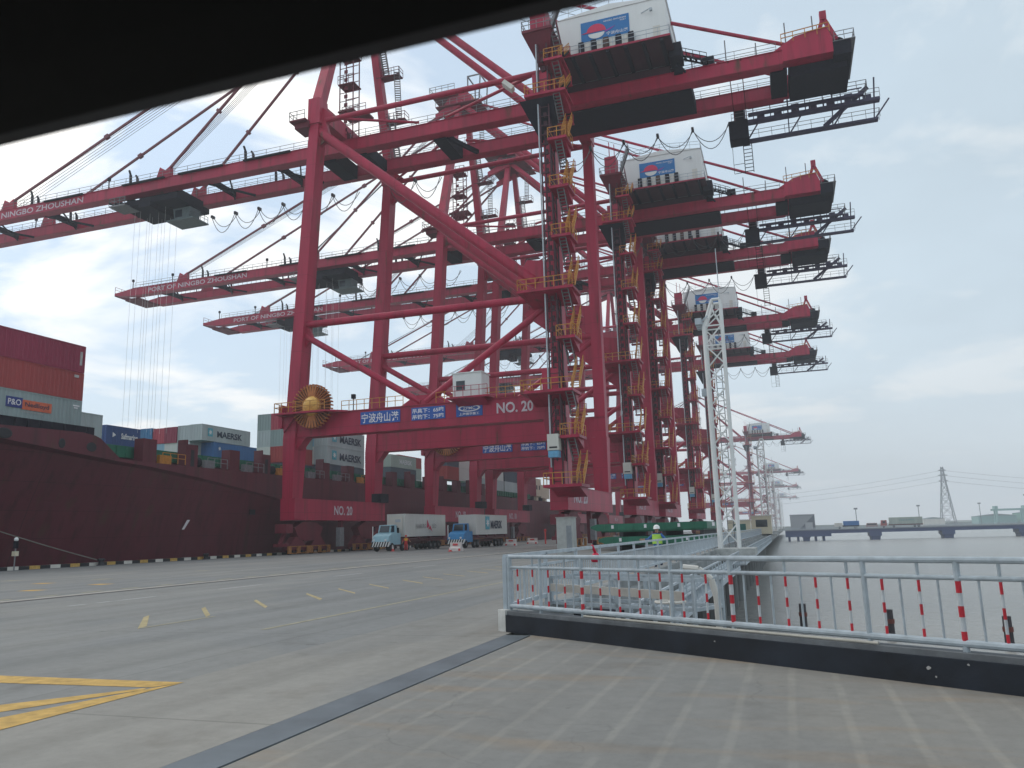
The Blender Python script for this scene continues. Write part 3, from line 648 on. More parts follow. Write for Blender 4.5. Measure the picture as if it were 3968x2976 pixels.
    for x in (53, 58, 63, 67.6): g.bar((x, 16.8, 50.6), (x, 15.2, 52.6), .16); g.bar((x, 18.2, 48.8), (x + 1.6, 16.8, 50.5), .13); g.bar((x, 18.5, 48.8), (x, 17, 50.5), .13)
    g.bar((62, 18, 48.9), (67, 16.5, 52.2), .4).box(53.4, 66.4, 15.5, 16.1, 50.9, 51.15)
    for i in range(7): g.bar((54 + i * 2, 15.8, 51), (54 + i * 2, 16.8, 50.5), .1).bar((54 + i * 2, 16.6, 50.7), (54 + i * 2, 16.6, 52.3), .1); g.box(54.4 + i * 2, 55.3 + i * 2, 16.5, 17.0, 50.75, 51.3 + .25 * (i % 3))
    g.bar((53.4, 16.6, 52.3), (66.4, 16.6, 52.3), .12)
    wk = b('festoon_walkway', g, mat('purple grey steel', (0.06, 0.05, 0.10), 0.6)); g = MB().rail([(51.4, 17.9, 48.95), (68.2, 17.9, 48.95), (68.2, 18.8, 48.95)], 1.1, .05, 1.5).rail([(51.4, 16.4, 50.75), (68.2, 16.4, 50.75)], 1.1, .05, 1.5); b('railing', g, GREYD, wk)
    g = MB().box(51.0, 53.3, 16.3, 18.4, 48.4, 50.9).box(51.7, 52.9, 16.6, 17.6, 50.9, 52.5); ca = b('walkway_cabin', g, DARK)
    g = MB()
    for x in (52.5, 53.5): g.bar((x, 18.0, 48.4), (x, 18.0, 44.6), .09)
    for i in range(8): g.bar((52.5, 18, 44.8 + i * .48), (53.5, 18, 44.8 + i * .48), .07)
    for z in (44.7, 45.9): g.bar((51.2, 18, z), (52.5, 18, z), .05)
    g.bar((51.2, 18, 44.7), (51.2, 18, 48.4), .05); b('ladder', g, DARK, ca)
    g = MB()
    for x, h_ in ((47.8, 55.6), (51.6, 56.3), (54.9, 55.2), (58.1, 56.9), (61.0, 57.0)): g.bar((x, 7.4, 53.3), (x, 7.4, h_), .13).cut()
    pieces(g, 'lamp_pole', GREYD, C)
    g = MB()
    for x in (51.8, 53.2): g.bar((x, 16.2, 50.8), (x, 6.5, 53.2), .1); g.bar((x, 15.6, 53.4), (x, 15.6, 50.9), .1)
    b('access_frame', g, REDD)
    # festoon loops
    def loops(x0, x1, n, y, sag):
        g = MB(); st_ = (x1 - x0) / n
        for i in range(n):
            for k, sg in ((0, sag), (.5, sag * .6)):
                pts = [(x0 + st_ * (i + j / 10), y + k, 51.0 - sg * (1 - (2 * j / 10 - 1) ** 2)) for j in range(11)]; g.path(pts, .05, 5)
            g.box(x0 + st_ * i - .15, x0 + st_ * i + .15, y - .1, y + .6, 50.9, 51.3)
        b('festoon_cable', g, ROPE)
    loops(-26.5, -1.0, 6, 16.8, 2.8); loops(29, 51, 5, 16.8, 3.0); loops(4, 12, 2, 16.8, 3.0)
    # trolley, driver's cab, ropes
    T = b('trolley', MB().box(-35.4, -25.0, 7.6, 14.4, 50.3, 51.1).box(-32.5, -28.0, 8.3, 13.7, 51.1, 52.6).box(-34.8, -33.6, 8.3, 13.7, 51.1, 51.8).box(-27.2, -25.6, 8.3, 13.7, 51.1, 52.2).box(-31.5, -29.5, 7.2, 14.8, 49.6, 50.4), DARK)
    b('trolley_platform', MB().box(-36.4, -33.5, 6.6, 9.5, 50.2, 50.4).rail([(-36.4, 9.5, 50.4), (-36.4, 6.6, 50.4), (-33.5, 6.6, 50.4)], 1.1, .06, .9), GREYD, T)
    g = MB().hexa([(-27.8, 10.4, 48.2), (-25.3, 10.4, 48.2), (-25.3, 12.6, 48.2), (-27.8, 12.6, 48.2), (-28.2, 10.4, 50.1), (-25.1, 10.4, 50.1), (-25.1, 12.6, 50.1), (-28.2, 12.6, 50.1)])
    cb = b('driver_cab', g, CABT, T); b('window', MB().box(-27.7, -26.5, 10.35, 10.39, 48.7, 49.8), GLASS, cb); b('cab_floor', MB().box(-28.8, -24.0, 9.8, 13.2, 48.0, 48.18).rail([(-25, 9.9, 48.18), (-24.1, 9.9, 48.18), (-24.1, 13.1, 48.18)], 1, .05, .8), CABT, cb)
    pieces(MB().bar((-28.4, 10.2, 50.1), (-28.4, 10.2, 51), .3).cut().bar((-25.4, 10.2, 50.1), (-25.4, 10.2, 51), .3), 'cab_hanger', DARK, cb)
    g = MB()
    for x in (-34.4, -33.4, -31.6, -30.0, -28.8): 
        for y in (9.6, 12.0): g.bar((x, y, 50.3), (x, y, 17), .024)
    b('lifting_rope', g, mat('bright wire rope', (0.55, 0.55, 0.55), .5), T)
    # cable reel on the waterside leg
    c = (3.4, -0.85, 16.6); g = MB()
    for i in range(38):
        a = 2 * math.pi * i / 38; ca_, sa = math.cos(a), math.sin(a)
        g.bar((c[0] + .95 * ca_, c[1] - .22, c[2] + .95 * sa), (c[0] + 2.5 * ca_, c[1] - .22, c[2] + 2.5 * sa), .23, .06); g.bar((c[0] + .95 * ca_, c[1] + .3, c[2] + .95 * sa), (c[0] + 2.5 * ca_, c[1] + .3, c[2] + 2.5 * sa), .17, .06)
        g.box(c[0] + 2.47 * ca_ - .07, c[0] + 2.47 * ca_ + .07, c[1] - .3, c[1] + .38, c[2] + 2.47 * sa - .07, c[2] + 2.47 * sa + .07)
    rl = b('cable_reel', g, ORA); b('wound_cable', MB().lathe(c, [(.9, -.02), (2.35, -.02), (2.35, .12), (.9, .12)], 40, 'y'), mat('wound cable brown', (.15, .05, .02), .8), rl); b('hub', MB().lathe(c, [(0.0, -.75), (.55, -.68), (.95, -.45), (1.18, -.2), (1.18, .3), (0, .3)], 28, 'y'), HUB, rl, smooth=True)
    g = MB().prism([(-1.0, -1.9, 15.75), (5.6, -1.9, 15.75), (7.6, -.1, 15.75), (-1.0, -.1, 15.75)], (0, 0, .2)); g.prism([(-.9, -.4, 15.7), (.8, -.4, 15.7), (-.7, -.4, 13.9)], (0, .3, 0)); g.box(-1.3, -.8, -.6, 2.2, 14.4, 17.0)
    rp = fixn(b('reel_platform', g, RED)); MB().rail([(-1, 1.9, 15.95), (-1, -1.85, 15.95), (5.6, -1.85, 15.95)], 1.15, .07, 1.0).build('railing', YEL, rp)
    # portal deck: cabin, railing, signs
    g = MB().box(20.9, 24.2, -1.0, 1.4, 16.15, 18.7).box(20.8, 24.3, -1.1, 1.5, 18.7, 18.8)
    cb = b('switch_cabin', g, WHITE); b('window', MB().box(21.3, 22.3, -1.04, -1.0, 16.9, 17.9), GLASS, cb); b('cabin_base', MB().box(20.3, 25.2, -1.5, .2, 15.95, 16.13).prism([(21, -1.4, 15.9), (24.6, -1.4, 15.9), (24.6, .2, 15.3), (21, .2, 15.3)], (0, 0, .04)).rail([(20.4, -1.45, 16.15), (25, -1.45, 16.15)], 1.1, .05, 1), RED, cb)
    g = MB().rail([(6.6, .15, 15.95), (14.4, .15, 15.95)], 1.15, .06, 1.0).rail([(18.4, .15, 15.95), (30.5, .15, 15.95)], 1.15, .06, 1.0); b('walkway_railing', g, YEL)
    g = MB().rail([(2, 19.4, 15.95), (30.5, 19.4, 15.95)], 1.15, .06, 1.2); b('walkway_railing', g, YEL)
    g = MB().bar((8.0, .4, 15.9), (8.0, .4, 17.4), .08).box(7.8, 8.2, .2, .6, 17.3, 17.8); b('floodlight', g, DARK)
    s1 = b('sign_panel', MB().box(9.05, 14.0, .17, .24, 14.2, 15.6), BLUE); text('宁波舟山港', 'lettering', LETW, (9.2, .16, 14.32), X3, Z3, 4.65, 1.1, s1, bold=.02)
    s2 = b('sign_panel', MB().box(15.4, 19.45, .17, .24, 14.2, 15.6), BLUE); text('吊具下：65吨', 'lettering', LETW, (15.55, .16, 14.95), X3, Z3, 3.75, .52, s2, bold=.02); text('吊钩下：75吨', 'lettering', LETW, (15.55, .16, 14.29), X3, Z3, 3.75, .52, s2, bold=.02)
    s3 = b('sign_panel', MB().box(20.75, 23.8, .17, .24, 14.2, 15.6), BLUE)
    g = MB(); o_ = ell(22.28, 15.08, 1.28, .38, .15, 32); i_ = ell(22.28, 15.08, 1.05, .26, .15, 32)
    for k in range(32): g.quad(o_[k], i_[k], i_[(k + 1) % 32], o_[(k + 1) % 32])
    fixn(b('emblem_ring', g, LETW, s3)); text('ZPMC', 'lettering', LETW, (21.55, .16, 14.92), X3, Z3, 1.45, .32, s3); text('上海振华重工', 'lettering', LETW, (21.1, .16, 14.32), X3, Z3, 2.35, .30, s3, bold=.02)
    # boom lettering
    text('PORT OF NINGBO ZHOUSHAN', 'lettering', LETP, (-65.4, 6.8, 51.98), X3, Z3, 23.8, .92, C, bold=.015)
    # elevator, platforms and stairs on the landside leg
    g = MB()
    for x in (32.15, 33.15):
        for y in (-2.3, -.7): g.bar((x, y, 6.3), (x, y, 54.5), .14)
    for i in range(44):
        z = 6.6 + i * 1.09; g.bar((32.15, -2.3, z), (33.15, -2.3, z), .08); g.bar((32.15, -2.3, z), (32.15, -.7, z + 1.05), .07); g.bar((33.15, -.7, z), (33.15, -2.3, z + 1.05), .07); g.box(32.4, 32.75, -1.9, -1.6, z + .2, z + .75)
    g.box(32.9, 33.05, -1.2, -1.05, 6.3, 54.5)
    b('elevator_shaft', g, mat('dark red lattice', (0.055, 0.012, 0.022), .6, var=.3))
    b('cable_duct', MB().tube((31.98, -2.4, 8.0), (31.98, -2.4, 54.5), .08, 8), GREY)
    ec = b('elevator_car', MB().box(31.95, 33.1, -3.5, -2.45, 9.6, 11.2), OFFW); b('car_base', MB().box(32.0, 33.05, -3.45, -2.5, 8.9, 9.55), CARB, ec); b('car_frame', MB().box(32.15, 32.95, -3.53, -3.5, 9.8, 9.95), DARK, ec)
    PL = [(6.25, 31.3, 35.2), (11.05, 33.2, 35.2), (15.75, 29.2, 34.7), (21.1, 33.2, 35.2), (26.35, 29.2, 35.2), (31.9, 33.1, 35.2), (37.3, 33.1, 35.2), (42.75, 33.1, 35.2), (48.2, 30.7, 35.3), (52.0, 33.0, 35.1)]
    for k, (z, x0, x1) in enumerate(PL):
        platform(C, x0, x1, -3.3, -.3 if x0 > 33 else 0.2, z, 'flr' if x0 > 33 else 'fl')
        z2 = PL[k + 1][0] if k + 1 < len(PL) else 55.6
        zm = (z + z2) / 2
        flight(C, (35.0, -3.0, z), (35.0, -.9, zm), .7, YEL if k < 8 else DARK, YEL)
        flight(C, (34.2, -.9, zm), (34.2, -3.0, z2), .7, GREYD, REDD)
        b('stair_landing', MB().box(33.7, 35.4, -.9, -.1, zm - .12, zm).rail([(33.8, -.15, zm), (35.3, -.15, zm)], 1.1, .06, .8), RED)
    b('elevator_gate', MB().box(31.7, 33.3, -2.3, -1.2, 6.25, 8.6).box(31.75, 33.25, -2.33, -2.3, 7.4, 8.2), RED)
    b('elevator_gate', MB().box(31.3, 33.0, -2.3, -1.2, 15.75, 18.0), RED); b('elevator_gate', MB().box(31.4, 33.2, -2.3, -1.2, 48.2, 51.0), RED)
    g = MB().box(31.4, 33.2, -2.4, -.4, 55.8, 59.0).bar((32.0, -1.2, 59), (32.0, -1.2, 62), .12).bar((32.8, -1.2, 59), (32.8, -1.2, 61.5), .1); b('elevator_head', g, RED)
    p = MB().box(30.7, 34.1, -3.4, 1.2, 55.5, 55.8); p.hexa([(31.8, -1, 52.8), (33, -1, 52.8), (33, 1, 52.8), (31.8, 1, 52.8), (30.8, -3.2, 55.5), (34, -3.2, 55.5), (34, 1.1, 55.5), (30.8, 1.1, 55.5)]); p = b('head_platform', p, REDD); MB().rail([(30.7, 1.1, 55.8), (30.7, -3.35, 55.8), (34.1, -3.35, 55.8)], 1.1, .06, .9).build('railing', GREYD, p)
    p = MB(); p.hexa([(31.4, -.5, 44.5), (33.2, -.5, 44.5), (33.2, 1, 44.5), (31.4, 1, 44.5), (30.0, -2.8, 47.8), (34, -2.8, 47.8), (34, 1, 47.8), (30.0, 1, 47.8)]); b('platform_bracket', p, DARK)
    flight(C, (33.8, -2.4, 55.8), (35.2, -2.4, 59.6), .7, GREYD, GREYD)
    b('floodlight', MB().bar((29.4, -3, 49.3), (28.4, -3.2, 50.2), .9, .5), OFFW)
    return C
def number(C, s):
    if s == '20': text('NO. ' + s, 'number_lettering', LETP, (25.4, .25, 14.25), X3, Z3, 4.1, 1.15, C, bold=.025)
    text('NO. ' + s, 'number_lettering', LETP, (.85, 8.3, 4.5), Y3, Z3, 4.4, 1.15, C, bold=.02)
    text('NO. ' + s, 'number_lettering', LETP, (32.95, 2.2, 4.6), Y3, Z3, 6.0, 1.3, C, bold=.02)
cr = make_crane(); bpy.context.view_layer.update()
GRP = 'red ship to shore cranes along the wharf'
LABS = ['nearest red quay crane, marked NO. 20 on its portal beam', 'second red quay crane along the wharf, right behind the crane marked 20',
        'third red quay crane, its white house half hidden under the second crane', 'fourth red quay crane, its white house behind the top of the light mast',
        'fifth red quay crane, last of the near cluster, its house just below the fourth', 'pinkish hazy quay crane standing alone beyond the near cluster of cranes',
        'pale faint quay crane in the haze, just past the pinkish lone crane', 'small faint quay crane in the haze, last but one of the row', 'faintest quay crane, almost lost in haze at the end of the row']
PLACES = [(0, 0), (0.0, 38.6), (0.5, 64.8), (0.3, 117.2), (1.2, 164.5), (2.0, 402.5), (3.4, 722), (4.6, 1040), (6.4, 1480)]
cranes = [cr] + [copy_tree(cr) for _ in PLACES[1:]]
for c, (dx, dy), lb, nn_ in zip(cranes, PLACES, LABS, ('20', '19', '18', '17', '16', None, None, None, None)):
    c.location = (-53.9 + dx, 79.2 + dy, 0); tag(c, lb, 'crane', GRP)
    if nn_: number(c, nn_)
# crane 4, 5 and 6 carry their trolleys at other points of the boom
for k, dx in ((1, 4.5), (2, -20), (3, 14), (4, -8), (5, 30)):
    for ch in cranes[k].children:
        if ch.name.startswith('trolley'): ch.location.x += dx
# ------------------------------------------------------------------ ships and their containers
def lerp(a, b, t): return a + (b - a) * t
def interp(tab, y):
    if y <= tab[0][0]: return tab[0][1]
    for (a, va), (b_, vb) in zip(tab, tab[1:]):
        if y <= b_: return lerp(va, vb, (y - a) / (b_ - a))
    return tab[-1][1]
def hull(name, par, ys, edge, off, top, zk, cx, M, rake=0.0):
    """loft of one hull: edge(y) quay-side deck edge x, off(y) waterline inset, mirrored about cx"""
    MBh = MB(); rows = []
    for y in ys:
        e, o, t_, k = interp(edge, y), interp(off, y), interp(top, y), interp(zk, y)
        half = [(e - o, -5.6), (e - o * .97, -3.5), (e - o * .74, 0.5), (e - o * .42, lerp(0.5, k, .55)), (e - o * .10, k - .25), (e, k), (e, t_)]
        row = [(x, y, z) for x, z in half] + [(2 * cx - x, y, z) for x, z in reversed(half)]
        rows.append(row)
    n = len(rows[0])
    for r in rows: MBh.v += r
    for i in range(len(rows) - 1):
        for j in range(n - 1):
            a = i * n + j; MBh.f.append((a, a + 1, a + n + 1, a + n)); MBh.mi.append(0)
    MBh.f.append(tuple(range(n))); MBh.mi.append(0); MBh.f.append(tuple(reversed(range((len(rows) - 1) * n, len(rows) * n)))); MBh.mi.append(0)
    return fixn(MBh.build(name, M, par))
ship = empty('container_ship', (-79.5, 90, -5), label='long maroon container ship lying along the quay with its raised bow at the left', cat='ship')
inv = Matrix.Translation(Vector((79.5, -90, 5)))
def sp(o):
    o.parent = ship; o.matrix_parent_inverse = inv; return o
edge = [(8, -79.0), (14, -70), (22, -64), (32, -60), (42, -58.2), (50, -58), (214, -58), (224, -60)]
off = [(8, .3), (22, 7), (40, 8.5), (50, 6.6), (60, 4.8), (72, 2.8), (84, 1.3), (100, .3), (224, .3)]
top = [(8, 11.6), (45, 11.2), (54, 11.45), (55.4, 11.3), (56.0, 11.1), (57.0, 10.4), (58.3, 9.5), (62, 9.4), (224, 9.4)]
zk = [(8, 10.4), (46, 10.2), (57.7, 9.25), (62.8, 8.95), (72, 8.0), (83, 6.6), (92, 5.4), (105, 4.0), (224, 3.6)]
ys = [8, 11, 14, 18, 22, 27, 32, 37, 42, 46, 50, 54, 55.4, 56, 56.5, 57, 57.7, 58.3, 60, 62, 65, 68.5, 72, 78, 84, 92, 100, 110, 130, 150, 170, 190, 214, 224]
hl = sp(hull('hull', None, ys, edge, off, top, zk, -79.5, MAROON))
for y, z, w in ((46.5, 10.6, .7), (51.9, 10.3, .34), (55.0, 10.25, .55)):
    g = MB(); g.lathe((-58, y, z), [(.0, .06), (.34, .06), (.42, .03), (.42, -.1)], 16, 'x'); o = g.build('fairlead', BLACK); o.data.transform(Matrix.Translation((0, y, 0)) @ Matrix.Scale(w / .42, 4, (0, 1, 0)) @ Matrix.Scale(1, 4) @ Matrix.Translation((0, -y, 0))); sp(o)
sp(MB().hexa([(-58.35, 67.2, 3.0), (-58.3, 67.5, 3.0), (-58.3, 67.5, 3.0), (-58.35, 67.2, 3.0), (-58.0, 67.5, 3.95), (-58.0, 67.9, 3.95), (-57.97, 67.9, 3.95), (-57.97, 67.5, 3.95)]).build('paint_mark', LETW))
sp(MB().box(-58.04, -57.98, 77.6, 78.6, 4.6, 5.2).build('side_port', BLACK))
sp(MB().box(-101, -58.3, 58.4, 223, 9.1, 9.3).build('weather_deck', REDD))
sp(MB().box(-101, -58.4, 30, 56.5, 10.1, 10.3).build('forecastle_deck', REDD))
for i in range(11):
    y0 = 44.6 + i * 13.3; zt_ = 12.35 if i == 0 else 11.0
    g = MB().box(-98, -60.0, y0, y0 + 12.5, zt_ - 1.1, zt_)
    for k in range(10): g.box(-60.0, -59.85, y0 + .6 + k * 1.22, y0 + .8 + k * 1.22, zt_ - 1.05, zt_ - .05)
    sp(g.build('hatch_cover', GREEN if i else DARK))
    sp(MB().box(-97.5, -60.6, y0 + .2, y0 + 12.3, 9.4, zt_ - 1.1).build('hatch_coaming', MAROON))
for i, y in enumerate((61.6, 67.5, 74.4, 80.2, 87, 93.5, 100, 107, 113.5, 120, 127, 133.5, 140, 147, 153)):
    g = MB().box(-59.6, -58.5, y, y + 1.75, 9.3, 11.75)
    if i % 2: g.box(-59.6, -58.5, y, y + .25, 11.75, 12.2)
    lb = sp(g.build('lashing_post', MAROON)); 
    if i in (1, 3): MB().box(-58.5, -58.46, y + .7, y + 1.2, 9.4, 11.2).build('doorway', BLACK, lb)
for i in range(7):
    y = 64 + i * 6.6
    g = MB().rail([(-58.3, y, 9.55), (-58.3, y + 3.2, 9.55)], 1.0, .06, 1.0); g.box(-59.4, -59.0, y + .4, y + 2.0, 9.4, 10.4)
    sp(g.build('deck_railing', GREYD if i % 3 else YEL))
for y in (69.8, 75.6, 83): sp(MB().lathe((-59.5, y, 10.1), [(0, -.7), (.55, -.7), (.55, .7), (0, .7)], 14, 'y').build('winch_drum', DARK))

_CM = {}
def cont_mesh(Lc, Hc, M):
    """corrugated box container, length along y, origin at its lower corner"""
    key = (Lc, Hc, M.name)
    if key in _CM: return _CM[key]
    W = 2.44; g = MB(); pitch = .56 if Lc > 13 else .42; n = int((Lc - .3) / pitch); p = (Lc - .3) / n; d = .05
    for sx in (0, 1):
        X = W if sx else 0; s = -1 if sx else 1
        prof = []
        for i in range(n): prof += [(X + s * .02, .15 + i * p), (X + s * .02, .15 + i * p + p * .38), (X + s * (.02 + d), .15 + i * p + p * .5), (X + s * (.02 + d), .15 + i * p + p * .88)]
        prof.append((X + s * .02, Lc - .15))
        for a, b_ in zip(prof, prof[1:]): g.quad((a[0], a[1], .15), (b_[0], b_[1], .15), (b_[0], b_[1], Hc - .1), (a[0], a[1], Hc - .1))
        for y in (0, Lc - .16): g.box(X - .0 if not sx else W - .16, .16 if not sx else W, y, y + .16, 0, Hc)
        g.box(0 if not sx else W - .08, .08 if not sx else W, .16, Lc - .16, 0, .16); g.box(0 if not sx else W - .08, .08 if not sx else W, .16, Lc - .16, Hc - .11, Hc)
    g.box(.02, W - .02, .1, Lc - .1, Hc - .06, Hc - .02); g.box(.05, W - .05, .1, Lc - .1, .1, .14)
    for y, s in ((.03, -1), (Lc - .08, 1)):
        g.box(.16, W - .16, y, y + .05, .12, Hc - .1)
        for x in (.45, .95, 1.5, 2.0): g.bar((x, y + .025 + s * .05, .15), (x, y + .025 + s * .05, Hc - .15), .05)
        g.box(.16, W - .16, y - .03 if s < 0 else y + .02, y + .03 if s < 0 else y + .08, 0, .14); g.box(.16, W - .16, y - .03 if s < 0 else y + .02, y + .03 if s < 0 else y + .08, Hc - .12, Hc)
    _CM[key] = g.mesh('container', M); return _CM[key]
def container(x, y, z, M, label, Lc=12.19, Hc=2.59, group=None):
    o = bpy.data.objects.new('shipping_container', cont_mesh(Lc, Hc, M)); COL.objects.link(o); o.location = (x, y, z)
    return tag(o, label, 'container', group)
def cm(name, c, var=.14): return mat('container ' + name, c, .55, var=var, scale=.6, streak=True)
C_MAR = cm('maroon', (.25, .020, .055)); C_ORA = cm('rust orange', (.32, .045, .045)); C_GRN = cm('grey green', (.27, .33, .33)); C_NAVY = cm('navy', (.02, .06, .20))
C_BLU = cm('blue', (.04, .17, .34)); C_PINK = cm('pink red', (.42, .05, .08)); C_GREY = cm('pale grey', (.42, .46, .47)); C_LB = cm('pale blue', (.24, .40, .50)); C_WHT = cm('white', (.60, .60, .57), .07)
C_RED = cm('red', (.35, .03, .03)); C_DK = cm('dark slate', (.06, .08, .11)); C_SAGE = cm('sage grey', (.36, .40, .36)); C_MID = cm('mid blue', (.03, .14, .36))
SHG = 'containers stacked on the maroon ship'
def side_text(o, s, M, y0, w, z0, h, x=2.44): return text(s, 'lettering', M, (x, y0, z0), Y3, Z3, w, h, o, depth=.03, bold=.03)
def star(o, y, z, s, sq=LTEAL, st=WHITE):
    q = MB().box(2.42, 2.46, y, y + s, z, z + s * 1.15).build('emblem_square', sq, o); g = MB(); c = (y + s / 2, z + s * .57)
    pts = []
    for k in range(14):
        a = math.pi / 2 + k * math.pi / 7; r = s * (.40 if k % 2 == 0 else .19); pts.append((2.465, c[0] + r * math.cos(a), c[1] + r * math.sin(a)))
    g.prism(pts, (.02, 0, 0)); fixn(g.build('emblem_star', st, q))
# three-high stack over the raised bow
o = container(-64.44, 45.2, 12.45, C_GRN, 'grey green container with blue and orange name panels, lowest of the bow stack', group=SHG)
q = MB().box(2.42, 2.47, 4.4, 5.95, 1.05, 1.95).build('name_panel', mat('panel dark blue', (.02, .04, .20), .5), o); text('P&O', 'lettering', LETW, (2.475, 4.55, 1.25), Y3, Z3, 1.25, .52, q)
q = MB().box(2.42, 2.47, 5.95, 8.9, .98, 1.83).build('name_panel', mat('panel orange', (.62, .13, .06), .5), o); text('Nedlloyd', 'lettering', LETK, (2.475, 6.2, 1.15), Y3, Z3, 2.4, .5, q)
side_text(o, 'CONTAINERS', LETG, 5.9, 2.2, .72, .14)
g = MB().box(2.42, 2.46, 11.2, 11.9, 2.0, 2.12).box(2.42, 2.46, 11.3, 11.7, 1.8, 1.9); g.build('marking', LETW, o)
o = container(-64.44, 45.2, 15.07, C_ORA, 'rusty orange container, middle of the three over the bow', group=SHG); MB().box(2.42, 2.46, 11.1, 11.6, 2.1, 2.35).build('marking', LETG, o)
o = container(-64.44, 45.2, 17.70, C_MAR, 'maroon container on top of the three over the bow', group=SHG); MB().box(2.42, 2.46, 11.6, 11.85, .7, 2.0).build('marking', LETG, o)
for k, (M, c_) in enumerate(((C_GRN, 'grey'), (C_MAR, 'maroon'), (C_GRN, 'pale grey'))): container(-66.95, 45.2, 12.45 + 2.62 * k, M, ['lower', 'middle', 'upper'][k] + ' container of the row hidden just behind the bow stack', group=SHG)
container(-69.5, 52.6, 12.45, C_GREY, 'pale grey container showing its corner at the foot of the bow stack', group=SHG)
# blue twenty-footer and what carries it, on the far side of the ship
o = container(-88.44, 83.8, 15.06, C_NAVY, 'short navy blue container with white script name, alone beside the bow stack', 6.06, group=SHG)
side_text(o, 'Safmarine', LETW, 2.6, 3.0, .9, .8); g = MB().prism([(2.46, 1.1, 1.0), (2.46, 1.7, 1.35), (2.46, 1.1, 1.7)], (.02, 0, 0)); fixn(g.build('emblem_mark', LETW, o)); 
g = MB().prism([(1.0, -.06, .9), (1.9, -.06, 1.3), (1.3, -.06, 1.7)], (0, -.02, 0)); fixn(g.build('emblem_mark', C_LB, o))
container(-88.44, 83.8, 12.4, C_DK, 'dark container under the short navy one on the ship', 6.06, group=SHG)
# row of ends with the grey lettered container
x0 = -99.36; top_c = [(C_BLU, 'blue'), (C_PINK, 'pinkish red'), (C_MAR, 'maroon'), (C_GREY, 'pale grey')]
for k, (M, c_) in enumerate(top_c): container(x0 + 2.48 * k, 103.7 + (0, .2, 0, .2)[k], 17.6 + (0, -.12, -.1, .02)[k], M, c_ + ' container end in the top row left of the big grey lettered one', group=SHG)
o = container(x0 + 2.48 * 4, 103.7, 17.65, C_GREY, 'grey container with large dark name lettering, topmost at the right end of its row', group=SHG); side_text(o, 'MAERSK', LETK, 3.6, 6.4, .75, 1.05); star(o, 1.4, .75, 1.15)
for k, (M, c_) in enumerate(((C_GREY, 'grey'), (C_LB, 'pale blue'), (C_WHT, 'white'), (C_GREY, 'light grey'))): container(x0 + 2.48 * k, 103.9, 14.98, M, c_ + ' container end in the lower row, left of the bright blue container', group=SHG)
o = container(x0 + 2.48 * 4, 106.6, 15.0, C_MID, 'bright blue container directly under the grey lettered one', group=SHG); star(o, 1.0, 1.1, .9, C_MID)
for k in range(5): container(x0 + 2.48 * k, 104.0, 12.35, (C_DK, C_RED, C_GREY, C_NAVY, C_DK)[k], ['dark', 'red', 'grey', 'navy', 'slate'][k] + ' container in the bottom tier under the row of coloured ends', group=SHG)
# tall stack behind the waterside leg, lettered pair through the portal
for k, (a, bb) in enumerate(((C_WHT, C_RED), (C_GREY, C_GRN), (C_GRN, C_PINK))):
    z = 13.35 + 2.6 * k
    container(-77.7, 105.2, z, a, ['white', 'grey', 'grey green'][k] + ' container end, left column of the tall stack by the waterside leg', group=SHG)
    container(-75.2, 105.2, z, bb, ['red', 'greenish grey', 'pink'][k] + ' container end, right column of the tall stack by the waterside leg', group=SHG)
for k, x_ in enumerate((-77.7, -75.2, -72.5)): container(x_, 105.2 if k < 2 else 113.2, 10.9 + .1 * (k == 2), C_DK, ('dark container at the foot of the left column by the waterside leg', 'dark container at the foot of the right column by the waterside leg', 'dark container under the lettered grey pair')[k], group=SHG)
for k in range(2):
    o = container(-72.5, 113.2, 13.65 + 2.93 * k, C_GREY, ('lower', 'upper')[k] + ' grey container with dark name lettering seen through the nearest crane portal', Hc=2.9, group=SHG); side_text(o, 'MAERSK', LETK, 3.9, 7.2, .75, 1.25); star(o, 1.6, .8, 1.3)
    container(-75.0, 113.2, 13.65 + 2.93 * k, (C_WHT, C_LB)[k], ('white', 'pale blue')[k] + ' container beside the lettered grey pair behind the portal', Hc=2.9, group=SHG)
o = container(-80.5, 151, 16.2, C_SAGE, 'sage grey container with faint white lettering, on top of a dark one behind the portals', group=SHG); side_text(o, 'MAERSK', LETW, 4, 6, .8, 1.0)
container(-80.5, 151, 13.55, C_DK, 'dark slate container under the sage grey lettered one', group=SHG)
for k in range(3):
    for j in range(2):
        M, c_ = ((C_LB, 'pale blue'), (C_SAGE, 'sage'), (C_BLU, 'blue'))[k] if j == 0 else ((C_WHT, 'white'), (C_SAGE, 'pale green'), (C_RED, 'red'))[k]
        container(-88.5 + 2.5 * j, 178 - 12.5, 12.4 + 2.62 * k, M, c_ + ' container end, ' + ('low', 'middle', 'top')[k] + ' tier of the double stack behind the second portal', group=SHG)
for y, lo, hi, cl, ch in ((143.2, C_RED, C_DK, 'red', 'dark slate'), (149.5, C_WHT, C_WHT, 'white', 'bright white')):
    container(-64.4, y, 12.35, lo, cl + ' short container, lower of a pair seen through the third portal', 6.06, group=SHG); container(-64.4, y, 14.97, hi, ch + ' short container, upper of a pair seen through the third portal', 6.06, group=SHG)
for k, (M, c_) in enumerate(((C_GREY, 'pale grey'), (C_WHT, 'off white'), (C_MAR, 'dark maroon'))): container(-64.4, 164, 11.05 + 2.6 * k, M, c_ + ' container in the last stack near the ship stern, ' + ('lowest', 'middle', 'top')[k], group=SHG)
for k, (M, c_) in enumerate(((C_DK, 'slate'), (C_MAR, 'maroon'), (C_DK, 'black'))): container(-66.95, 162, 11.05 + 2.6 * k, M, c_ + ' container behind the last stack near the ship stern, ' + ('lowest', 'middle', 'top')[k], group=SHG)
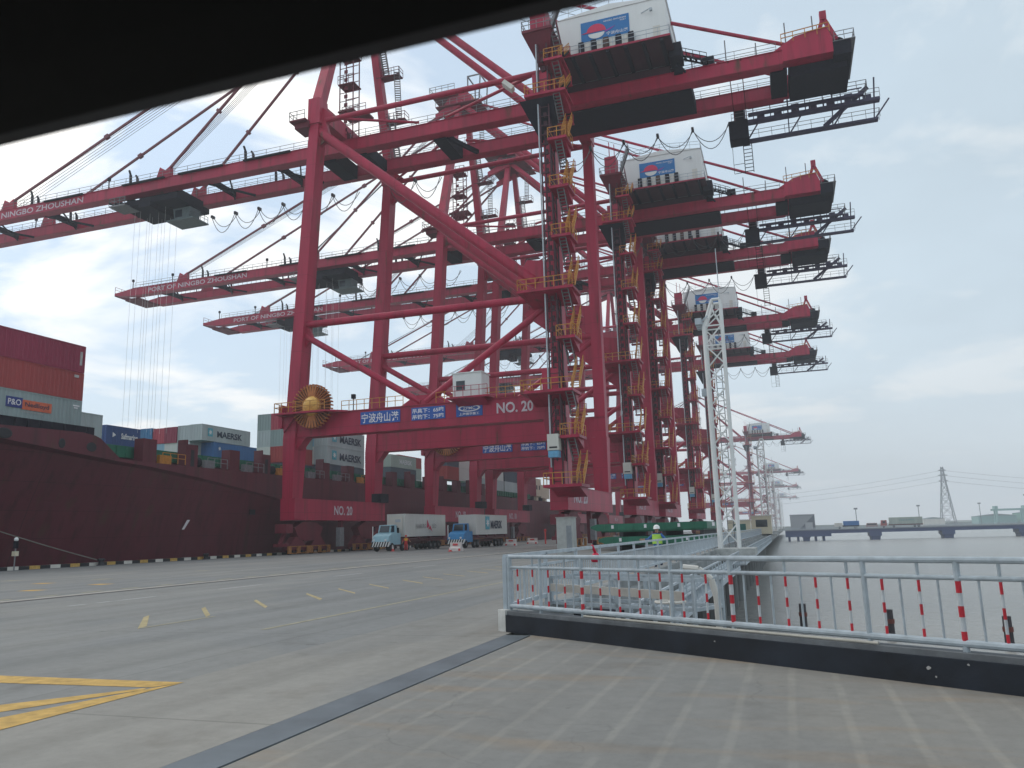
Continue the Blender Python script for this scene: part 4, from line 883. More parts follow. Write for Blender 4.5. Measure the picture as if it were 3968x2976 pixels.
for k, (M, c_) in enumerate(((C_GREY, 'light grey'), (C_DK, 'slate grey'), (C_MAR, 'deep maroon'))): container(-64.4, 177, 11.05 + 2.6 * k, M, c_ + ' container just ahead of the cream deckhouse, ' + ('lowest', 'middle', 'top')[k], group=SHG)
for k in range(3): container(-64.4, 189.5, 11.05 + 2.6 * k, C_MAR, 'maroon container against the cream deckhouse, ' + ('lowest', 'middle', 'top')[k] + ' of three', group=SHG)
for k in range(3): container(-69.5, 170, 11.05 + 2.6 * k, C_DK, 'dark container in the rows behind the last stacks of the container ship, ' + ('lowest', 'middle', 'top')[k] + ' of three', group=SHG)
# second ship, bow on beyond the first
ship2 = empty('cargo_ship', (-79, 310, -5), label='second maroon ship moored far beyond the container ship stern', cat='ship')
inv2 = Matrix.Translation(Vector((79, -310, 5)))
def sp2(o): o.parent = ship2; o.matrix_parent_inverse = inv2; return o
g = MB(); rows = []
for t_ in [0, .04, .1, .18, .3, .5, 1]:
    row = []
    for z, yb in ((-5.6, 277), (0, 274), (4, 269), (8, 262), (11, 256)):
        y = lerp(yb, 400, t_); hw = 20.5 * min(1, (t_ / .3)) ** .55 * (1 if z > 4 else .97 - .05 * (4 - z) * max(0, .3 - t_)); row.append((hw, y, z))
    rows.append([(-79 + h_, y, z) for h_, y, z in row] + [(-79 - h_, y, z) for h_, y, z in reversed(row)])
n = len(rows[0])
for r in rows: g.v += r
for i in range(len(rows) - 1):
    for j in range(n - 1): a = i * n + j; g.f.append((a, a + 1, a + n + 1, a + n)); g.mi.append(0)
g.f.append(tuple(range((len(rows) - 1) * n, len(rows) * n))); g.mi.append(0)
sp2(fixn(g.build('hull', MAROON)))
sp2(MB().box(-96, -62, 286, 399, 10.6, 10.8).build('weather_deck', REDD))
ho = sp(MB().box(-66.5, -64, 203.5, 213, 11.4, 16.1).box(-66.5, -64, 213, 221, 11.0, 14.6).build('deckhouse', CREAM))
for y in (208.5, 211.0): MB().box(-64.02, -63.97, y, y + 1.0, 13.2, 14.3).build('window', BLACK, ho)
for k in range(4): sp(MB().box(-66, -64.2, 205 + k * 4, 206.8 + k * 4, 9.3, 11.4 - .2 * (k % 2)).build('deck_gear', CREAM if k % 2 else DARK))
# mooring line and quay furniture
rope = MB(); a = Vector((-55.1, 53.7, .45)); b_ = Vector((-58.2, 46.3, 3.5)); b2 = a + (b_ - a) * 2.2
pts = [a.lerp(b2, i / 12) - Vector((0, 0, .35 * (1 - (2 * i / 12 - 1) ** 2))) for i in range(13)]; rope.path(pts, .045, 6)
tag(rope.build('mooring_line', mat('mooring hawser', (.16, .15, .13), .9)), 'grey mooring rope running from the quay kerb up to the ship bow', 'rope')
def bollard(y, label):
    g = MB().lathe((-54.75, y, 0), [(.34, .004), (.34, .06), (.22, .1), (.2, .34), (.3, .42), (.3, .52), (.16, .58), (0, .58)], 16)
    tag(g.build('bollard', BLACK, smooth=True), label, 'bollard', 'bollards on the quay edge')
bollard(53.7, 'black mooring bollard on the quay edge holding the mooring rope')
bollard(66.6, 'black mooring bollard on the quay kerb near the first crane wheels')
po = empty('signal_post', (-54.7, 45.6, 0), label='slim quay edge post with a small box and white lamp on top, far left', cat='post')
MB().tube((0, 0, 0), (0, 0, 1.9), .05, 8).build('post', GREYD, po); MB().box(-.16, .16, -.16, .16, 1.05, 1.4).build('box', CREAM, po); MB().box(-.12, .12, -.12, .12, 1.6, 2.15).build('signal_head', DARK, po); MB().lathe((0, 0, 2.28), [(0, -.16), (.14, -.1), (.16, 0), (.1, .12), (0, .16)], 12).build('lamp', WHITE, po)
# ------------------------------------------------------------------ near fence on its black kerb
F0 = Vector((-4.78, 13.42, 0)); FU = Vector((6.73, -4.35, 0)).normalized(); FN = Vector((-FU.y, FU.x, 0))   # FN points over the water
def fp(s, d, z): return F0 + FU * s + FN * d + Vector((0, 0, z))
def fbox(g, s0, s1, d0, d1, z0, z1): return g.hexa([fp(s0, d0, z0), fp(s1, d0, z0), fp(s1, d1, z0), fp(s0, d1, z0), fp(s0, d0, z1), fp(s1, d0, z1), fp(s1, d1, z1), fp(s0, d1, z1)])
g = MB(); fbox(g, .05, 26, 0, .30, 0, .28); kb = tag(g.build('black_kerb', CURBK), 'long black painted concrete kerb under the red and white fence', 'kerb')
g = MB(); fbox(g, .05, 26, .04, .26, .28, .34); g.build('coping', mat('kerb coping', (.13, .14, .15), .8, var=.4, scale=2), kb)
g = MB(); 
for s, z in ((4.45, .21), (7.15, .17), (7.22, .09), (7.55, .24)): 
    rr = random.uniform(.008, .024); g.prism([fp(s + rr * 1.2 * math.cos(a) * random.uniform(.5, 1.4), -.003, z + rr * math.sin(a) * random.uniform(.5, 1.5)) for a in [i * .785 for i in range(8)]], FN * .004).cut()
pieces(g, 'paint_chip', LETG, kb)
g = MB(); fbox(g, -.16, .04, .0, .3, 0, .36); tag(g.build('kerb_end_block', mat('dirty white block', (.50, .50, .48), .8, var=.25)), 'small white block closing the end of the black kerb', 'block')
nf = empty('railing_fence', F0, label='pale blue near fence with red and white striped bars, across the approach road edge', cat='fence')
invf = Matrix.Translation(-F0)
def fc(o): o.parent = nf; o.matrix_parent_inverse = invf; return o
for z, r in ((1.25, .036), (1.07, .026), (.42, .040)):
    fc(MB().tube(fp(.0, .15, z), fp(26, .15, z), r, 10).build('rail', POSTB))
STR = mat('stripe red', (.48, .02, .035), .5, var=.3, scale=14); STW = mat('stripe white', (.50, .53, .55), .5, var=.2, scale=10)
def striped(s, r):
    g = MB(); zs = (.44, .54, .68, .79, .92, 1.04)
    for k in range(5): g.m = k % 2; g.tube(fp(s, .15, zs[k]), fp(s, .15, zs[k + 1]), r, 8)
    return g.mesh('striped_bar', [STR, STW])
thin = striped(0, .0155); thick = striped(0, .028)
for i in range(34):
    s = .22 + .4035 * i + (.0 if i else 0); isp = (i % 7 == 4)
    o = bpy.data.objects.new('striped_post' if isp else 'striped_bar', thick if isp else thin); COL.objects.link(o); o.location = FU * s; fc(o)
    if isp: fc(MB().tube(fp(s, .15, 1.04), fp(s, .15, 1.25), .034, 8).tube(fp(s, .15, .30), fp(s, .15, .44), .034, 8).build('post_end', POSTB))
    elif i % 2: fc(MB().tube(fp(s, .15, 1.04), fp(s, .15, 1.25), .018, 6).build('bar_end', POSTB))
    else: fc(MB().tube(fp(s, .15, 1.04), fp(s, .15, 1.07), .018, 6).build('bar_end', POSTB))
    if i % 7 == 1: fc(MB().tube(fp(s + .2, .15, .30), fp(s + .2, .15, 1.25), .03, 8).build('post', POSTB))
    else: fc(MB().tube(fp(s + .2, .15, .42), fp(s + .2, .15, 1.07), .013, 6).build('plain_bar', POSTB))
fc(MB().tube(fp(0, .15, .02), fp(0, .15, 1.27), .045, 8).build('corner_post', POSTB))
tag(MB().tube(fp(1.9, .10, .362), fp(6.6, .08, .358), .017, 8).build('conduit', mat('dusty cream', (.42, .40, .35), .7)), 'thin cream pipe lying along the top of the black kerb', 'pipe')
# fence along the wharf edge
wf = empty('wharf_fence', (-4.8, 13.6, 0), label='long galvanised fence receding along the wharf edge towards the masts', cat='fence')
g = MB().bar((0, 0, 1.25), (0, 2.5, 1.25), .07).bar((0, 0, 1.02), (0, 2.5, 1.02), .05).bar((0, 0, .40), (0, 2.5, .40), .08).bar((0, 0, 0), (0, 0, 1.25), .07)
for i in range(1, 12): g.bar((0, i * .208, .4), (0, i * .208, 1.02), .022)
pm = g.mesh('panel', GREY)
for i in range(84):
    o = bpy.data.objects.new('panel', pm); COL.objects.link(o); o.location = (0, i * 2.5, 0); o.parent = wf
sw = empty('service_walkway', (-3.7, 15, -.9), 0, 'pale steel service walkway with low railings hung outside the wharf fence', 'walkway')
for y0, y1 in ((1.5, 38), (44, 132)):
    MB().box(-.55, .6, y0, y1, -.08, 0).build('grating', GREY, sw)
    g = MB().bar((.55, y0, 1.05), (.55, y1, 1.05), .06).bar((.55, y0, .55), (.55, y1, .55), .05).bar((.55, y0, .08), (.55, y1, .08), .04, .16)
    for i in range(int((y1 - y0) / 1.5) + 1): g.bar((.55, y0 + i * 1.5, 0), (.55, y0 + i * 1.5, 1.05), .05)
    g.build('railing', GREY, sw); g = MB()
    for i in range(int((y1 - y0) / 3.3)): g.prism([(-.6, y0 + .5 + i * 3.3, -.08), (.55, y0 + .5 + i * 3.3, -.08), (-.6, y0 + .5 + i * 3.3, -1.0)], (0, .12, 0)).cut()
    pieces(g, 'bracket', GREYD, sw)
tag(MB().box(-5.02, -4.66, 13.9, 230, 0.002, .22).build('edge_kerb', CONCD), 'low concrete kerb under the galvanised wharf fence', 'kerb')
# clutter behind the near fence: handwheel valve, bent white pipe, red float, planks
v = empty('valve', (-1.95, 13.6, -.74), label='white handwheel valve on a bent white pipe behind the striped fence', cat='valve')
g = MB(); ring = [(.24 * math.cos(t * math.pi / 8), .24 * math.sin(t * math.pi / 8), 1.22) for t in range(17)]; g.path(ring, .022, 6)
for t in range(0, 16, 4): g.bar((0, 0, 1.22), ring[t], .03)
g.tube((0, 0, .4), (0, 0, 1.25), .025, 6); g.build('handwheel', OFFW, v)
g = MB().path([(.2, .3, 1.75), (.45, .3, 1.72), (.65, .3, 1.55), (.72, .3, 1.25), (.74, .3, -.2)], .055, 8); g.build('pipe', OFFW, v)
g = MB().lathe((0, 0, 0), [(0, -.1), (.2, -.1), (.22, .2), (.12, .42), (0, .42)], 14); g.build('valve_body', GREYD, v)
tag(MB().box(-4.3, -1.2, 12.6, 13.9, -.35, -.22).box(-4.3, -1.2, 13.9, 15.4, -.75, -.6).build('service_ledge', CONCD), 'narrow concrete ledge below deck behind the striped fence', 'ledge')
tag(MB().bar((-4.4, 15.1, .62), (-1.75, 13.7, .56), .05, .14).build('plank', mat('weathered plank', (.44, .41, .37), .85)), 'pale plank leaning behind the striped fence', 'plank')
lf = empty('landing_frame', (-3.2, 15.4, -1.4), R_(-27), 'pale blue steel landing frame with stacked rails behind the striped fence', 'platform')
g = MB()
for x in (-1.7, -.85, 0, .85, 1.7):
    for y in (0, .9): g.bar((x, y, 0), (x, y, 2.15), .06).cut()
pieces(g, 'post', POSTB, lf)
for z in (.5, 1.1, 1.65, 2.15): MB().bar((-1.7, 0, z), (1.7, 0, z), .06).bar((-1.7, .9, z), (1.7, .9, z), .06).bar((-1.7, 0, z), (-1.7, .9, z), .06).bar((1.7, 0, z), (1.7, .9, z), .06).build('rail', POSTB, lf)
MB().box(-1.75, 1.75, -.05, .95, .95, 1.03).build('grating', GREYD, lf); pieces(MB().box(-1.2, -.4, .1, .7, 1.03, 1.5).cut().box(.1, .7, .2, .8, 1.03, 1.4), 'tool_chest', DARK, lf)
tag(MB().lathe((-1.1, 12.2, -.1), [(0, -.35), (.3, -.3), (.42, 0), (.3, .25), (0, .33)], 16).build('fender_float', mat('faded pink float', (.5, .16, .16), .7), smooth=True), 'faded pink float lying behind the striped fence', 'float')
tag(MB().lathe((-4.72, 20.3, 1.0), [(0, -.13), (.1, -.12), (.15, -.02), (.06, .1), (0, .12)], 12).bar((-4.72, 20.3, 1.1), (-4.78, 20.2, 1.3), .05).build('red_lamp', mat('red lamp', (.55, .01, .05), .5), smooth=True), 'small red lamp hung on the wharf fence rail', 'lamp')
for (x, y), lb in zip(((.33, 58.33), (5.2, 54.53), (10.64, 50.95)), ('dark timber pile in the water, smallest and farthest left of three', 'dark timber pile in the water, middle one of three', 'dark timber pile in the water, farthest right of three')):
    t = empty('mooring_pile', (x, y, -5), label=lb, cat='pile', group='timber piles in the water'); MB().tube((0, 0, -2), (0, 0, 1.5), .25, 10, .22).build('shaft', TIMB, t); MB().tube((0, 0, .7), (0, 0, .95), .27, 10).build('band', mat('rust band', (.14, .035, .025), .8), t)

# ------------------------------------------------------------------ lattice light masts
def mast():
    T = empty('light_mast', (0, 0, 0)); H = 15.4
    cs = [(-.6, -.6), (.6, -.6), (.6, .6), (-.6, .6)]
    for k, (x, y) in enumerate(cs):
        top_ = 17.2 if x > 0 else H
        MB().tube((x, y, .3), (x, y, top_), .13 if x < 0 else .10, 10).build('leg', WHITE, T)
    g = MB()
    for (ax, ay), (bx, by) in zip(cs, cs[1:] + cs[:1]):
        n = 11; dz = (H - .5) / n
        for i in range(n):
            z0 = .5 + i * dz; m_ = ((ax + bx) / 2 * 0 + bx, by)
            if i % 2 == 0: g.bar((ax, ay, z0), (bx, by, z0 + dz), .09)
            else: g.bar((bx, by, z0), (ax, ay, z0 + dz), .09)
        for z in (H - 1.4, H): g.bar((ax, ay, z), (bx, by, z), .09)
    g.build('bracing', WHITE, T)
    g = MB()
    for y in (-.6, .6): g.tube((-.6, y, H), (.05, y, 17.25), .10, 8).tube((.05, y, 17.25), (.6, y, 17.25), .10, 8).bar((-.55, y, 15.6), (.6, y, 16.6), .08).bar((.6, y, 15.4), (-.1, y, 16.9), .08)
    g.bar((.05, -.6, 17.25), (.05, .6, 17.25), .1).bar((-.6, -.6, H), (-.6, .6, H), .1); g.build('head_frame', WHITE, T)
    for y in (-.7, 0, .7): MB().box(-1.15, -.72, y - .22, y + .22, 15.5, 15.95).bar((-.7, y, 15.75), (-.3, y, 16.1), .1).build('floodlight', GREY, T)
    MB().box(-1.1, -.75, -.2, .2, 10.6, 11.1).bar((-.8, 0, 10.9), (-.6, 0, 10.9), .1).build('floodlight', GREY, T)
    MB().tube((.6, -.6, 17.2), (.58, -.6, 20.9), .03, 6).build('antenna', GREY, T)
    g = MB()
    for i in range(34): g.bar((-.1, .62, .6 + i * .44), (.3, .62, .6 + i * .44), .04)
    g.bar((-.1, .62, .3), (-.1, .62, 15.3), .05).bar((.3, .62, .3), (.3, .62, 15.3), .05); g.build('ladder', GREYD, T)
    MB().box(-.9, 1.65, -1.9, 1.9, -.15, .28).build('base_slab', mat('mast slab', (.42, .43, .42), .85, var=.2), T)
    return T
ms = [mast()] + [None] * 4; bpy.context.view_layer.update()
for k, (y, lb) in enumerate(zip((56.0, 152, 240, 368, 540), ('tall white lattice light mast nearest the camera, standing on a slab outside the fence', 'second white lattice light mast in front of the pinkish lone crane', 'third white light mast, just right of the second', 'fourth white light mast, thin in the haze', 'fifth white light mast, faintest of the row'))):
    t = ms[0] if k == 0 else copy_tree(ms[0]); t.location = (-3.86, y, 0); tag(t, lb, 'light mast', 'white light masts along the wharf edge')
# ------------------------------------------------------------------ people
def person(name, joints, bones, loc, rz, label, paint, mats, head=None):
    """one continuous skinned body; paint(centre) gives the material index of a face"""
    me = bpy.data.meshes.new('person'); ks = list(joints); me.from_pydata([joints[k][0] for k in ks], [(ks.index(a), ks.index(b_)) for a, b_ in bones], [])
    o = bpy.data.objects.new(name, me); COL.objects.link(o)
    md = o.modifiers.new('skin', 'SKIN'); sv = me.skin_vertices[0].data
    for i, k in enumerate(ks):
        r = joints[k][1]; sv[i].radius = (r, r) if not isinstance(r, tuple) else r
        sv[i].use_root = (k == 'pelvis')
    sb = o.modifiers.new('sub', 'SUBSURF'); sb.levels = 2; sb.render_levels = 2
    bpy.context.view_layer.update()
    m2 = bpy.data.meshes.new_from_object(o.evaluated_get(bpy.context.evaluated_depsgraph_get()))
    o.modifiers.clear(); o.data = m2; m2.materials.clear()
    for mm in mats: m2.materials.append(mm)
    for p in m2.polygons: p.material_index = paint(p.center); p.use_smooth = True
    o.location = loc; o.rotation_euler.z = rz
    return tag(o, label, 'person')
def body(lh, le, rh, re):
    J = {'pelvis': ((0, 0, .95), (.16, .12)), 'waist': ((0, 0, 1.10), (.15, .11)), 'chest': ((0, 0, 1.32), (.18, .13)), 'neck0': ((0, 0, 1.46), (.07, .065)), 'neck': ((0, .01, 1.53), .052), 'head': ((0, .0, 1.62), (.078, .095)), 'crown': ((0, -.005, 1.70), (.075, .09)),
         'ls': ((-.19, 0, 1.42), .065), 'le': (le, .048), 'lw': (lh, .032), 'rs': ((.19, 0, 1.42), .065), 're': (re, .048), 'rw': (rh, .032),
         'lhip': ((-.10, 0, .88), .10), 'lk': ((-.12, .01, .48), .07), 'la': ((-.13, -.02, .09), .05), 'lt': ((-.14, .15, .04), .04),
         'rhip': ((.10, 0, .88), .10), 'rk': ((.12, .03, .48), .07), 'ra': ((.13, .0, .09), .05), 'rt': ((.14, .17, .04), .04)}
    B = [('pelvis', 'waist'), ('waist', 'chest'), ('chest', 'neck0'), ('neck0', 'neck'), ('neck', 'head'), ('head', 'crown'), ('chest', 'ls'), ('ls', 'le'), ('le', 'lw'), ('chest', 'rs'), ('rs', 're'), ('re', 'rw'),
         ('pelvis', 'lhip'), ('lhip', 'lk'), ('lk', 'la'), ('la', 'lt'), ('pelvis', 'rhip'), ('rhip', 'rk'), ('rk', 'ra'), ('ra', 'rt')]
    # five-fingered hands
    for s, w, e in (('l', lh, le), ('r', rh, re)):
        w = Vector(w); d = (w - Vector(e)).normalized(); side = d.cross(Vector((0, 1, 0))).normalized(); palm = w + d * .07
        J[s + 'p'] = (tuple(palm), .026); B.append((s + 'w', s + 'p'))
        for k, (o_, ln) in enumerate(((-.030, .075), (-.010, .085), (.010, .08), (.030, .065))):
            q = palm + side * o_ + d * .03; r = q + d * ln * .6 + Vector((0, .02, 0)); t = r + d * ln * .4 + Vector((0, .035, 0))
            J[s + 'f%da' % k] = (tuple(q), .010); J[s + 'f%db' % k] = (tuple(r), .0085); J[s + 'f%dc' % k] = (tuple(t), .007)
            B += [(s + 'p', s + 'f%da' % k), (s + 'f%da' % k, s + 'f%db' % k), (s + 'f%db' % k, s + 'f%dc' % k)]
        q = w + d * .03 - side * .03 + Vector((0, .02, 0)); r = q + d * .045 - side * .02 + Vector((0, .02, 0)); J[s + 'ta'] = (tuple(q), .011); J[s + 'tb'] = (tuple(r), .009); B += [(s + 'w', s + 'ta'), (s + 'ta', s + 'tb')]
    return J, B
def head_bits(p, hel=True, hm=HELM):
    if hel:
        g = MB().lathe((0, -.0, 1.70), [(.165, -.03), (.125, -.02), (.13, .04), (.105, .10), (.055, .135), (0, .145)], 20); g.hexa([(-.08, .1, 1.665), (.08, .1, 1.665), (.08, .2, 1.66), (-.08, .2, 1.66), (-.08, .1, 1.685), (.08, .1, 1.685), (.08, .2, 1.675), (-.08, .2, 1.675)])
        g.build('helmet', hm, p, smooth=True)
    g = MB().lathe((-.03, .092, 1.645), [(0, -.008), (.012, 0), (0, .008)], 8).cut().lathe((.03, .092, 1.645), [(0, -.008), (.012, 0), (0, .008)], 8); pieces(g, 'eye', BLACK, p)
    g = MB().hexa([(-.012, .085, 1.60), (.012, .085, 1.60), (.012, .115, 1.60), (-.012, .115, 1.60), (-.006, .085, 1.635), (.006, .085, 1.635), (.006, .095, 1.635), (-.006, .095, 1.635)]); g.build('nose', SKIN, p)
    MB().box(-.022, .022, .088, .094, 1.575, 1.581).build('mouth', mat('lips', (.3, .1, .09), .6), p)
    g = MB()
    for s in (-1, 1): g.lathe((s * .085, 0, 1.63), [(0, -.03), (.015, 0), (0, .03)], 8).cut()
    pieces(g, 'ear', SKIN, p)
def vest_shell(p, M, z0, z1, r=(.215, .155)):
    g = MB(); n = 20; zs = [z0, lerp(z0, z1, .5), z1]
    for j, z in enumerate(zs):
        for i in range(n):
            t_ = 2 * math.pi * i / n; g.v.append((r[0] * (1.0, 1.02, 1.0)[j] * math.cos(t_), r[1] * math.sin(t_), z))
    for j in range(2):
        for i in range(n): i2 = (i + 1) % n; g.f.append((j * n + i, j * n + i2, (j + 1) * n + i2, (j + 1) * n + i)); g.mi.append(0)
    g.build('vest', M, p, smooth=True)
J, B = body((-.46, .10, 1.12), (-.38, -.02, 1.24), (.44, .06, .98), (.36, -.04, 1.18))
p = person('person', J, B, (-42.9, 86.8, 0), R_(205), 'worker in a red suit and amber vest standing beside the front truck', lambda c: 1 if c.z > 1.5 or (abs(c.x) > .40) else (2 if c.z < .1 else 0), [SUITR, SKIN, BLACK]); head_bits(p, True, mat('red helmet', (.6, .05, .03), .4)); vest_shell(p, VESTY, 1.18, 1.46)
J, B = body((-.50, .16, 1.16), (-.40, .02, 1.22), (.52, .22, 1.24), (.40, .04, 1.24))
p = person('person', J, B, (-5.35, 34.6, 0), R_(165), 'worker in a white helmet and lime vest leaning behind the wharf fence', lambda c: 1 if c.z > 1.5 or abs(c.x) > .47 else (3 if c.z < .1 else (2 if c.z < .92 else 0)), [WBLUE, SKIN, NAVY, BLACK]); head_bits(p); vest_shell(p, VEST, 1.05, 1.45)

# ------------------------------------------------------------------ yard tractors with trailers
def truck(x, y, paint, label):
    """tractor faces -y; x is the trailer's landward side"""
    T = empty('yard_truck', (x, y, 0), label=label, cat='truck', group='yard trucks under the cranes')
    w = -2.44
    g = MB(); g.prism([(w + .15, 0.0, .75), (w + .15, 0.0, 1.15), (w + .15, .25, 1.75), (w + .15, 1.2, 2.1), (w + .15, 3.2, 2.1), (w + .15, 3.2, .75)], (2.14, 0, 0)); fixn(g.build('hood', paint, T))
    g = MB(); g.prism([(w + .35, 1.15, 2.1), (w + .35, 1.5, 3.05), (w + .35, 2.9, 3.1), (w + .35, 3.0, 2.1)], (1.55, 0, 0)); cab_ = fixn(g.build('cab', paint, T))
    g = MB().quad((w + .5, 1.14, 2.2), (w + 1.8, 1.14, 2.2), (w + 1.75, 1.45, 2.98), (w + .55, 1.45, 2.98)); g.build('windscreen', GLASS, cab_)
    MB().hexa([(-.54, 1.45, 2.2), (-.52, 1.45, 2.2), (-.52, 2.3, 2.2), (-.54, 2.3, 2.2), (-.54, 1.62, 2.95), (-.52, 1.62, 2.95), (-.52, 2.3, 2.98), (-.54, 2.3, 2.98)]).build('side_window', GLASS, cab_)
    g = MB(); n = 14
    for i in range(n):
        g.m = i % 2; a0 = w + .05 + i * 2.34 / n; a1 = a0 + 2.34 / n; sl = .22
        g.hexa([(a0, -.12, .55), (a1, -.12, .55), (a1, .0, .55), (a0, .0, .55), (a0 + sl, -.12, 1.12), (a1 + sl, -.12, 1.12), (a1 + sl, 0, 1.12), (a0 + sl, 0, 1.12)])
    g.build('striped_bumper', [BLACK, WHITE], T)
    for i in range(2): MB().lathe((w + .45 + i * 1.55, -.13, 1.3), [(0, -.03), (.12, -.02), (.12, .1), (0, .1)], 12, 'y').build('headlight', LETW, T)
    MB().tube((w + .2, .15, 1.1), (w + .2, .15, 2.9), .05, 8).build('marker_pole', WHITE, T)
    for s in (w + .3, -.55): MB().bar((s, 1.3, 2.9), (s + (-.3 if s < -1 else .35), 1.15, 2.9), .05).box(s + (-.45 if s < -1 else .3), s + (-.3 if s < -1 else .45), 1.1, 1.16, 2.35, 2.9).build('mirror', DARK, T)
    MB().box(w + .6, -.6, .6, 15.8, .75, 1.05).box(w + .2, -.2, 3.4, 16.2, 1.12, 1.45).build('chassis', mat('trailer maroon', (.09, .018, .02), .6), T)
    g = MB()
    for yy in (4.6, 8.0, 11.4, 15.6): g.box(w + .02, -.02, yy, yy + .35, 1.3, 1.62).cut()
    pieces(g, 'twist_lock_beam', REDD, T)
    for yy in (1.0, 3.9, 5.1, 11.8, 13.1, 14.4):
        for s in (0, 1):
            c_ = (w + .28 if s == 0 else -.28, yy, .5)
            wh = MB().lathe(c_, [(.22, -.16), (.46, -.16), (.5, -.1), (.5, .1), (.46, .16), (.22, .16)], 18, 'x').build('wheel', TYRE, T, smooth=False); MB().lathe(c_, [(0, -.12), (.24, -.14), (.24, .14), (0, .12)], 12, 'x').build('rim', GREYD, wh)
    MB().box(w + 1.0, -.9, 3.1, 3.8, 1.5, 2.9).build('reefer_plug_rack', DARK, T)
    return T
truck(-44.1, 84.9, LBLUE, 'pale blue yard truck carrying the white reefer with faded grey lettering')
truck(-38.4, 93.9, TBLUE, 'bright blue yard truck carrying the white container with dark lettering and star square')
o = container(-46.54, 89.0, 1.63, C_WHT, 'white reefer container with faded lettering and a red emblem, on the front truck', Hc=2.75)
text('HAMBURG', 'lettering', LETG, (2.44, 3.0, 1.0), Y3, Z3, 2.9, .55, o, bold=.03); text('SÜD', 'lettering', LETG, (2.44, 7.9, 1.0), Y3, Z3, 1.3, .62, o, bold=.03)
g = MB().prism([(2.46, 6.2, 1.0), (2.46, 6.35, 2.1), (2.46, 7.0, 1.25)], (.02, 0, 0)); g.prism([(2.46, 6.6, .85), (2.46, 7.25, 1.35), (2.46, 7.9, .55), (2.46, 7.2, .95)], (.02, 0, 0)); fixn(g.build('emblem_flag', CRIM, o))
q = MB().box(.3, 2.14, -.14, -.03, .35, 2.4).build('reefer_unit', OFFW, o); MB().box(.7, 1.7, -.16, -.14, .45, 1.1).build('fan_grille', DARK, q); MB().box(1.2, 1.9, -.16, -.14, 1.75, 2.1).build('control_panel', GREY, q)
o = container(-40.84, 98.0, 1.63, C_WHT, 'bright white container with dark lettering and teal star square, on the rear truck'); side_text(o, 'MAERSK', LETK, 5.4, 4.6, .75, 1.1); star(o, 3.5, .65, 1.5)
def barrier(x, y, rz, lab, w=1.8):
    B_ = empty('road_barrier', (x, y, 0), rz, lab, 'barrier', 'plastic road barriers on the wharf')
    g = MB().prism([(-w / 2, -.24, .0), (-w / 2, .24, .0), (-w / 2, .22, .3), (-w / 2, .1, .5), (-w / 2, .09, .9), (-w / 2, -.09, .9), (-w / 2, -.1, .5), (-w / 2, -.22, .3)], (w, 0, 0)); fixn(g.build('body', BARR, B_))
    MB().box(-w * .22, w * .22, -.13, -.09, .58, .78).build('red_panel', BARP, B_); MB().box(-w / 2 - .03, -w / 2 + .25, -.26, -.2, .05, .28).build('red_foot', BARP, B_); MB().box(w / 2 - .25, w / 2 + .03, -.26, -.2, .05, .28).build('red_foot', BARP, B_)
barrier(-33.2, 78.9, R_(-28), 'white plastic road barrier nearest the camera, in front of the rear truck'); barrier(-35.9, 104.6, R_(-20), 'white and red plastic road barrier farther back, right of the trucks', 1.7); barrier(-36.6, 116.5, R_(-18), 'farthest plastic road barrier, beside a slim red post', 1.7)
def cone(x, y, lab, h=.75):
    K = empty('traffic_cone', (x, y, 0), 0, lab, 'cone', 'traffic cones on the wharf'); MB().box(-.2, .2, -.2, .2, 0, .04).build('base', BARP, K); MB().lathe((0, 0, 0), [(.17, .04), (.115, h * .4)], 14).build('cone', BARP, K); MB().lathe((0, 0, 0), [(.115, h * .4), (.07, h * .72)], 14).build('band', BARR, K); MB().lathe((0, 0, 0), [(.07, h * .72), (.03, h), (0, h)], 14).build('tip', BARR, K)
cone(-43.9, 85.4, 'small red and white traffic cone beside the worker in red'); cone(-33.4, 77.8, 'small orange cone at the foot of the nearest road barrier', .45)
tag(MB().tube((-34.2, 115.2, 0), (-34.2, 115.2, 1.9), .12, 10).lathe((-34.2, 115.2, 1.9), [(.2, -.1), (.2, .2), (0, .28)], 10).build('red_post', BARP), 'slim red post standing behind the farthest road barrier', 'post')

# ------------------------------------------------------------------ hatch covers ashore, cabinet, cabins
def hatch(z, x0, x1, y0, lab):
    Hh = empty('hatch_cover', (x0, y0, z), 0, lab, 'hatch cover', 'green hatch covers stacked on the wharf'); w = x1 - x0
    g = MB().box(0, w, 0, 12, .12, .68).box(.3, w - .3, .2, 11.8, 0, .12)
    g.prism([(0, 0, .12), (-.55, 0, .35), (-.55, 0, .5), (0, 0, .68)], (0, 12, 0)); [g.box(.5 + i * 1.2, .62 + i * 1.2, -.05, 0, .14, .66) for i in range(int(w / 1.2))]; fixn(g.build('panel', GREEN, Hh)); g = MB()
    for i in range(4): g.box(1.2 + i * 2.7, 1.4 + i * 2.7, -.09, -.05, .3, .58).cut()
    pieces(g, 'white_mark', LETW, Hh)
hatch(.45, -14.5, -6.1, 66, 'lower of two green steel hatch covers stacked by the fence'); hatch(1.5, -15.1, -6.2, 66, 'upper of two green steel hatch covers stacked by the fence')
g = MB()
for x in (-13.5, -10, -7): g.box(x, x + .3, 66.2, 77.6, 0, .45).box(x + .2, x + .5, 66.2, 77.6, 1.13, 1.5)
tag(g.build('dunnage', TIMB), 'dark timber bearers under and between the green hatch covers', 'timber')
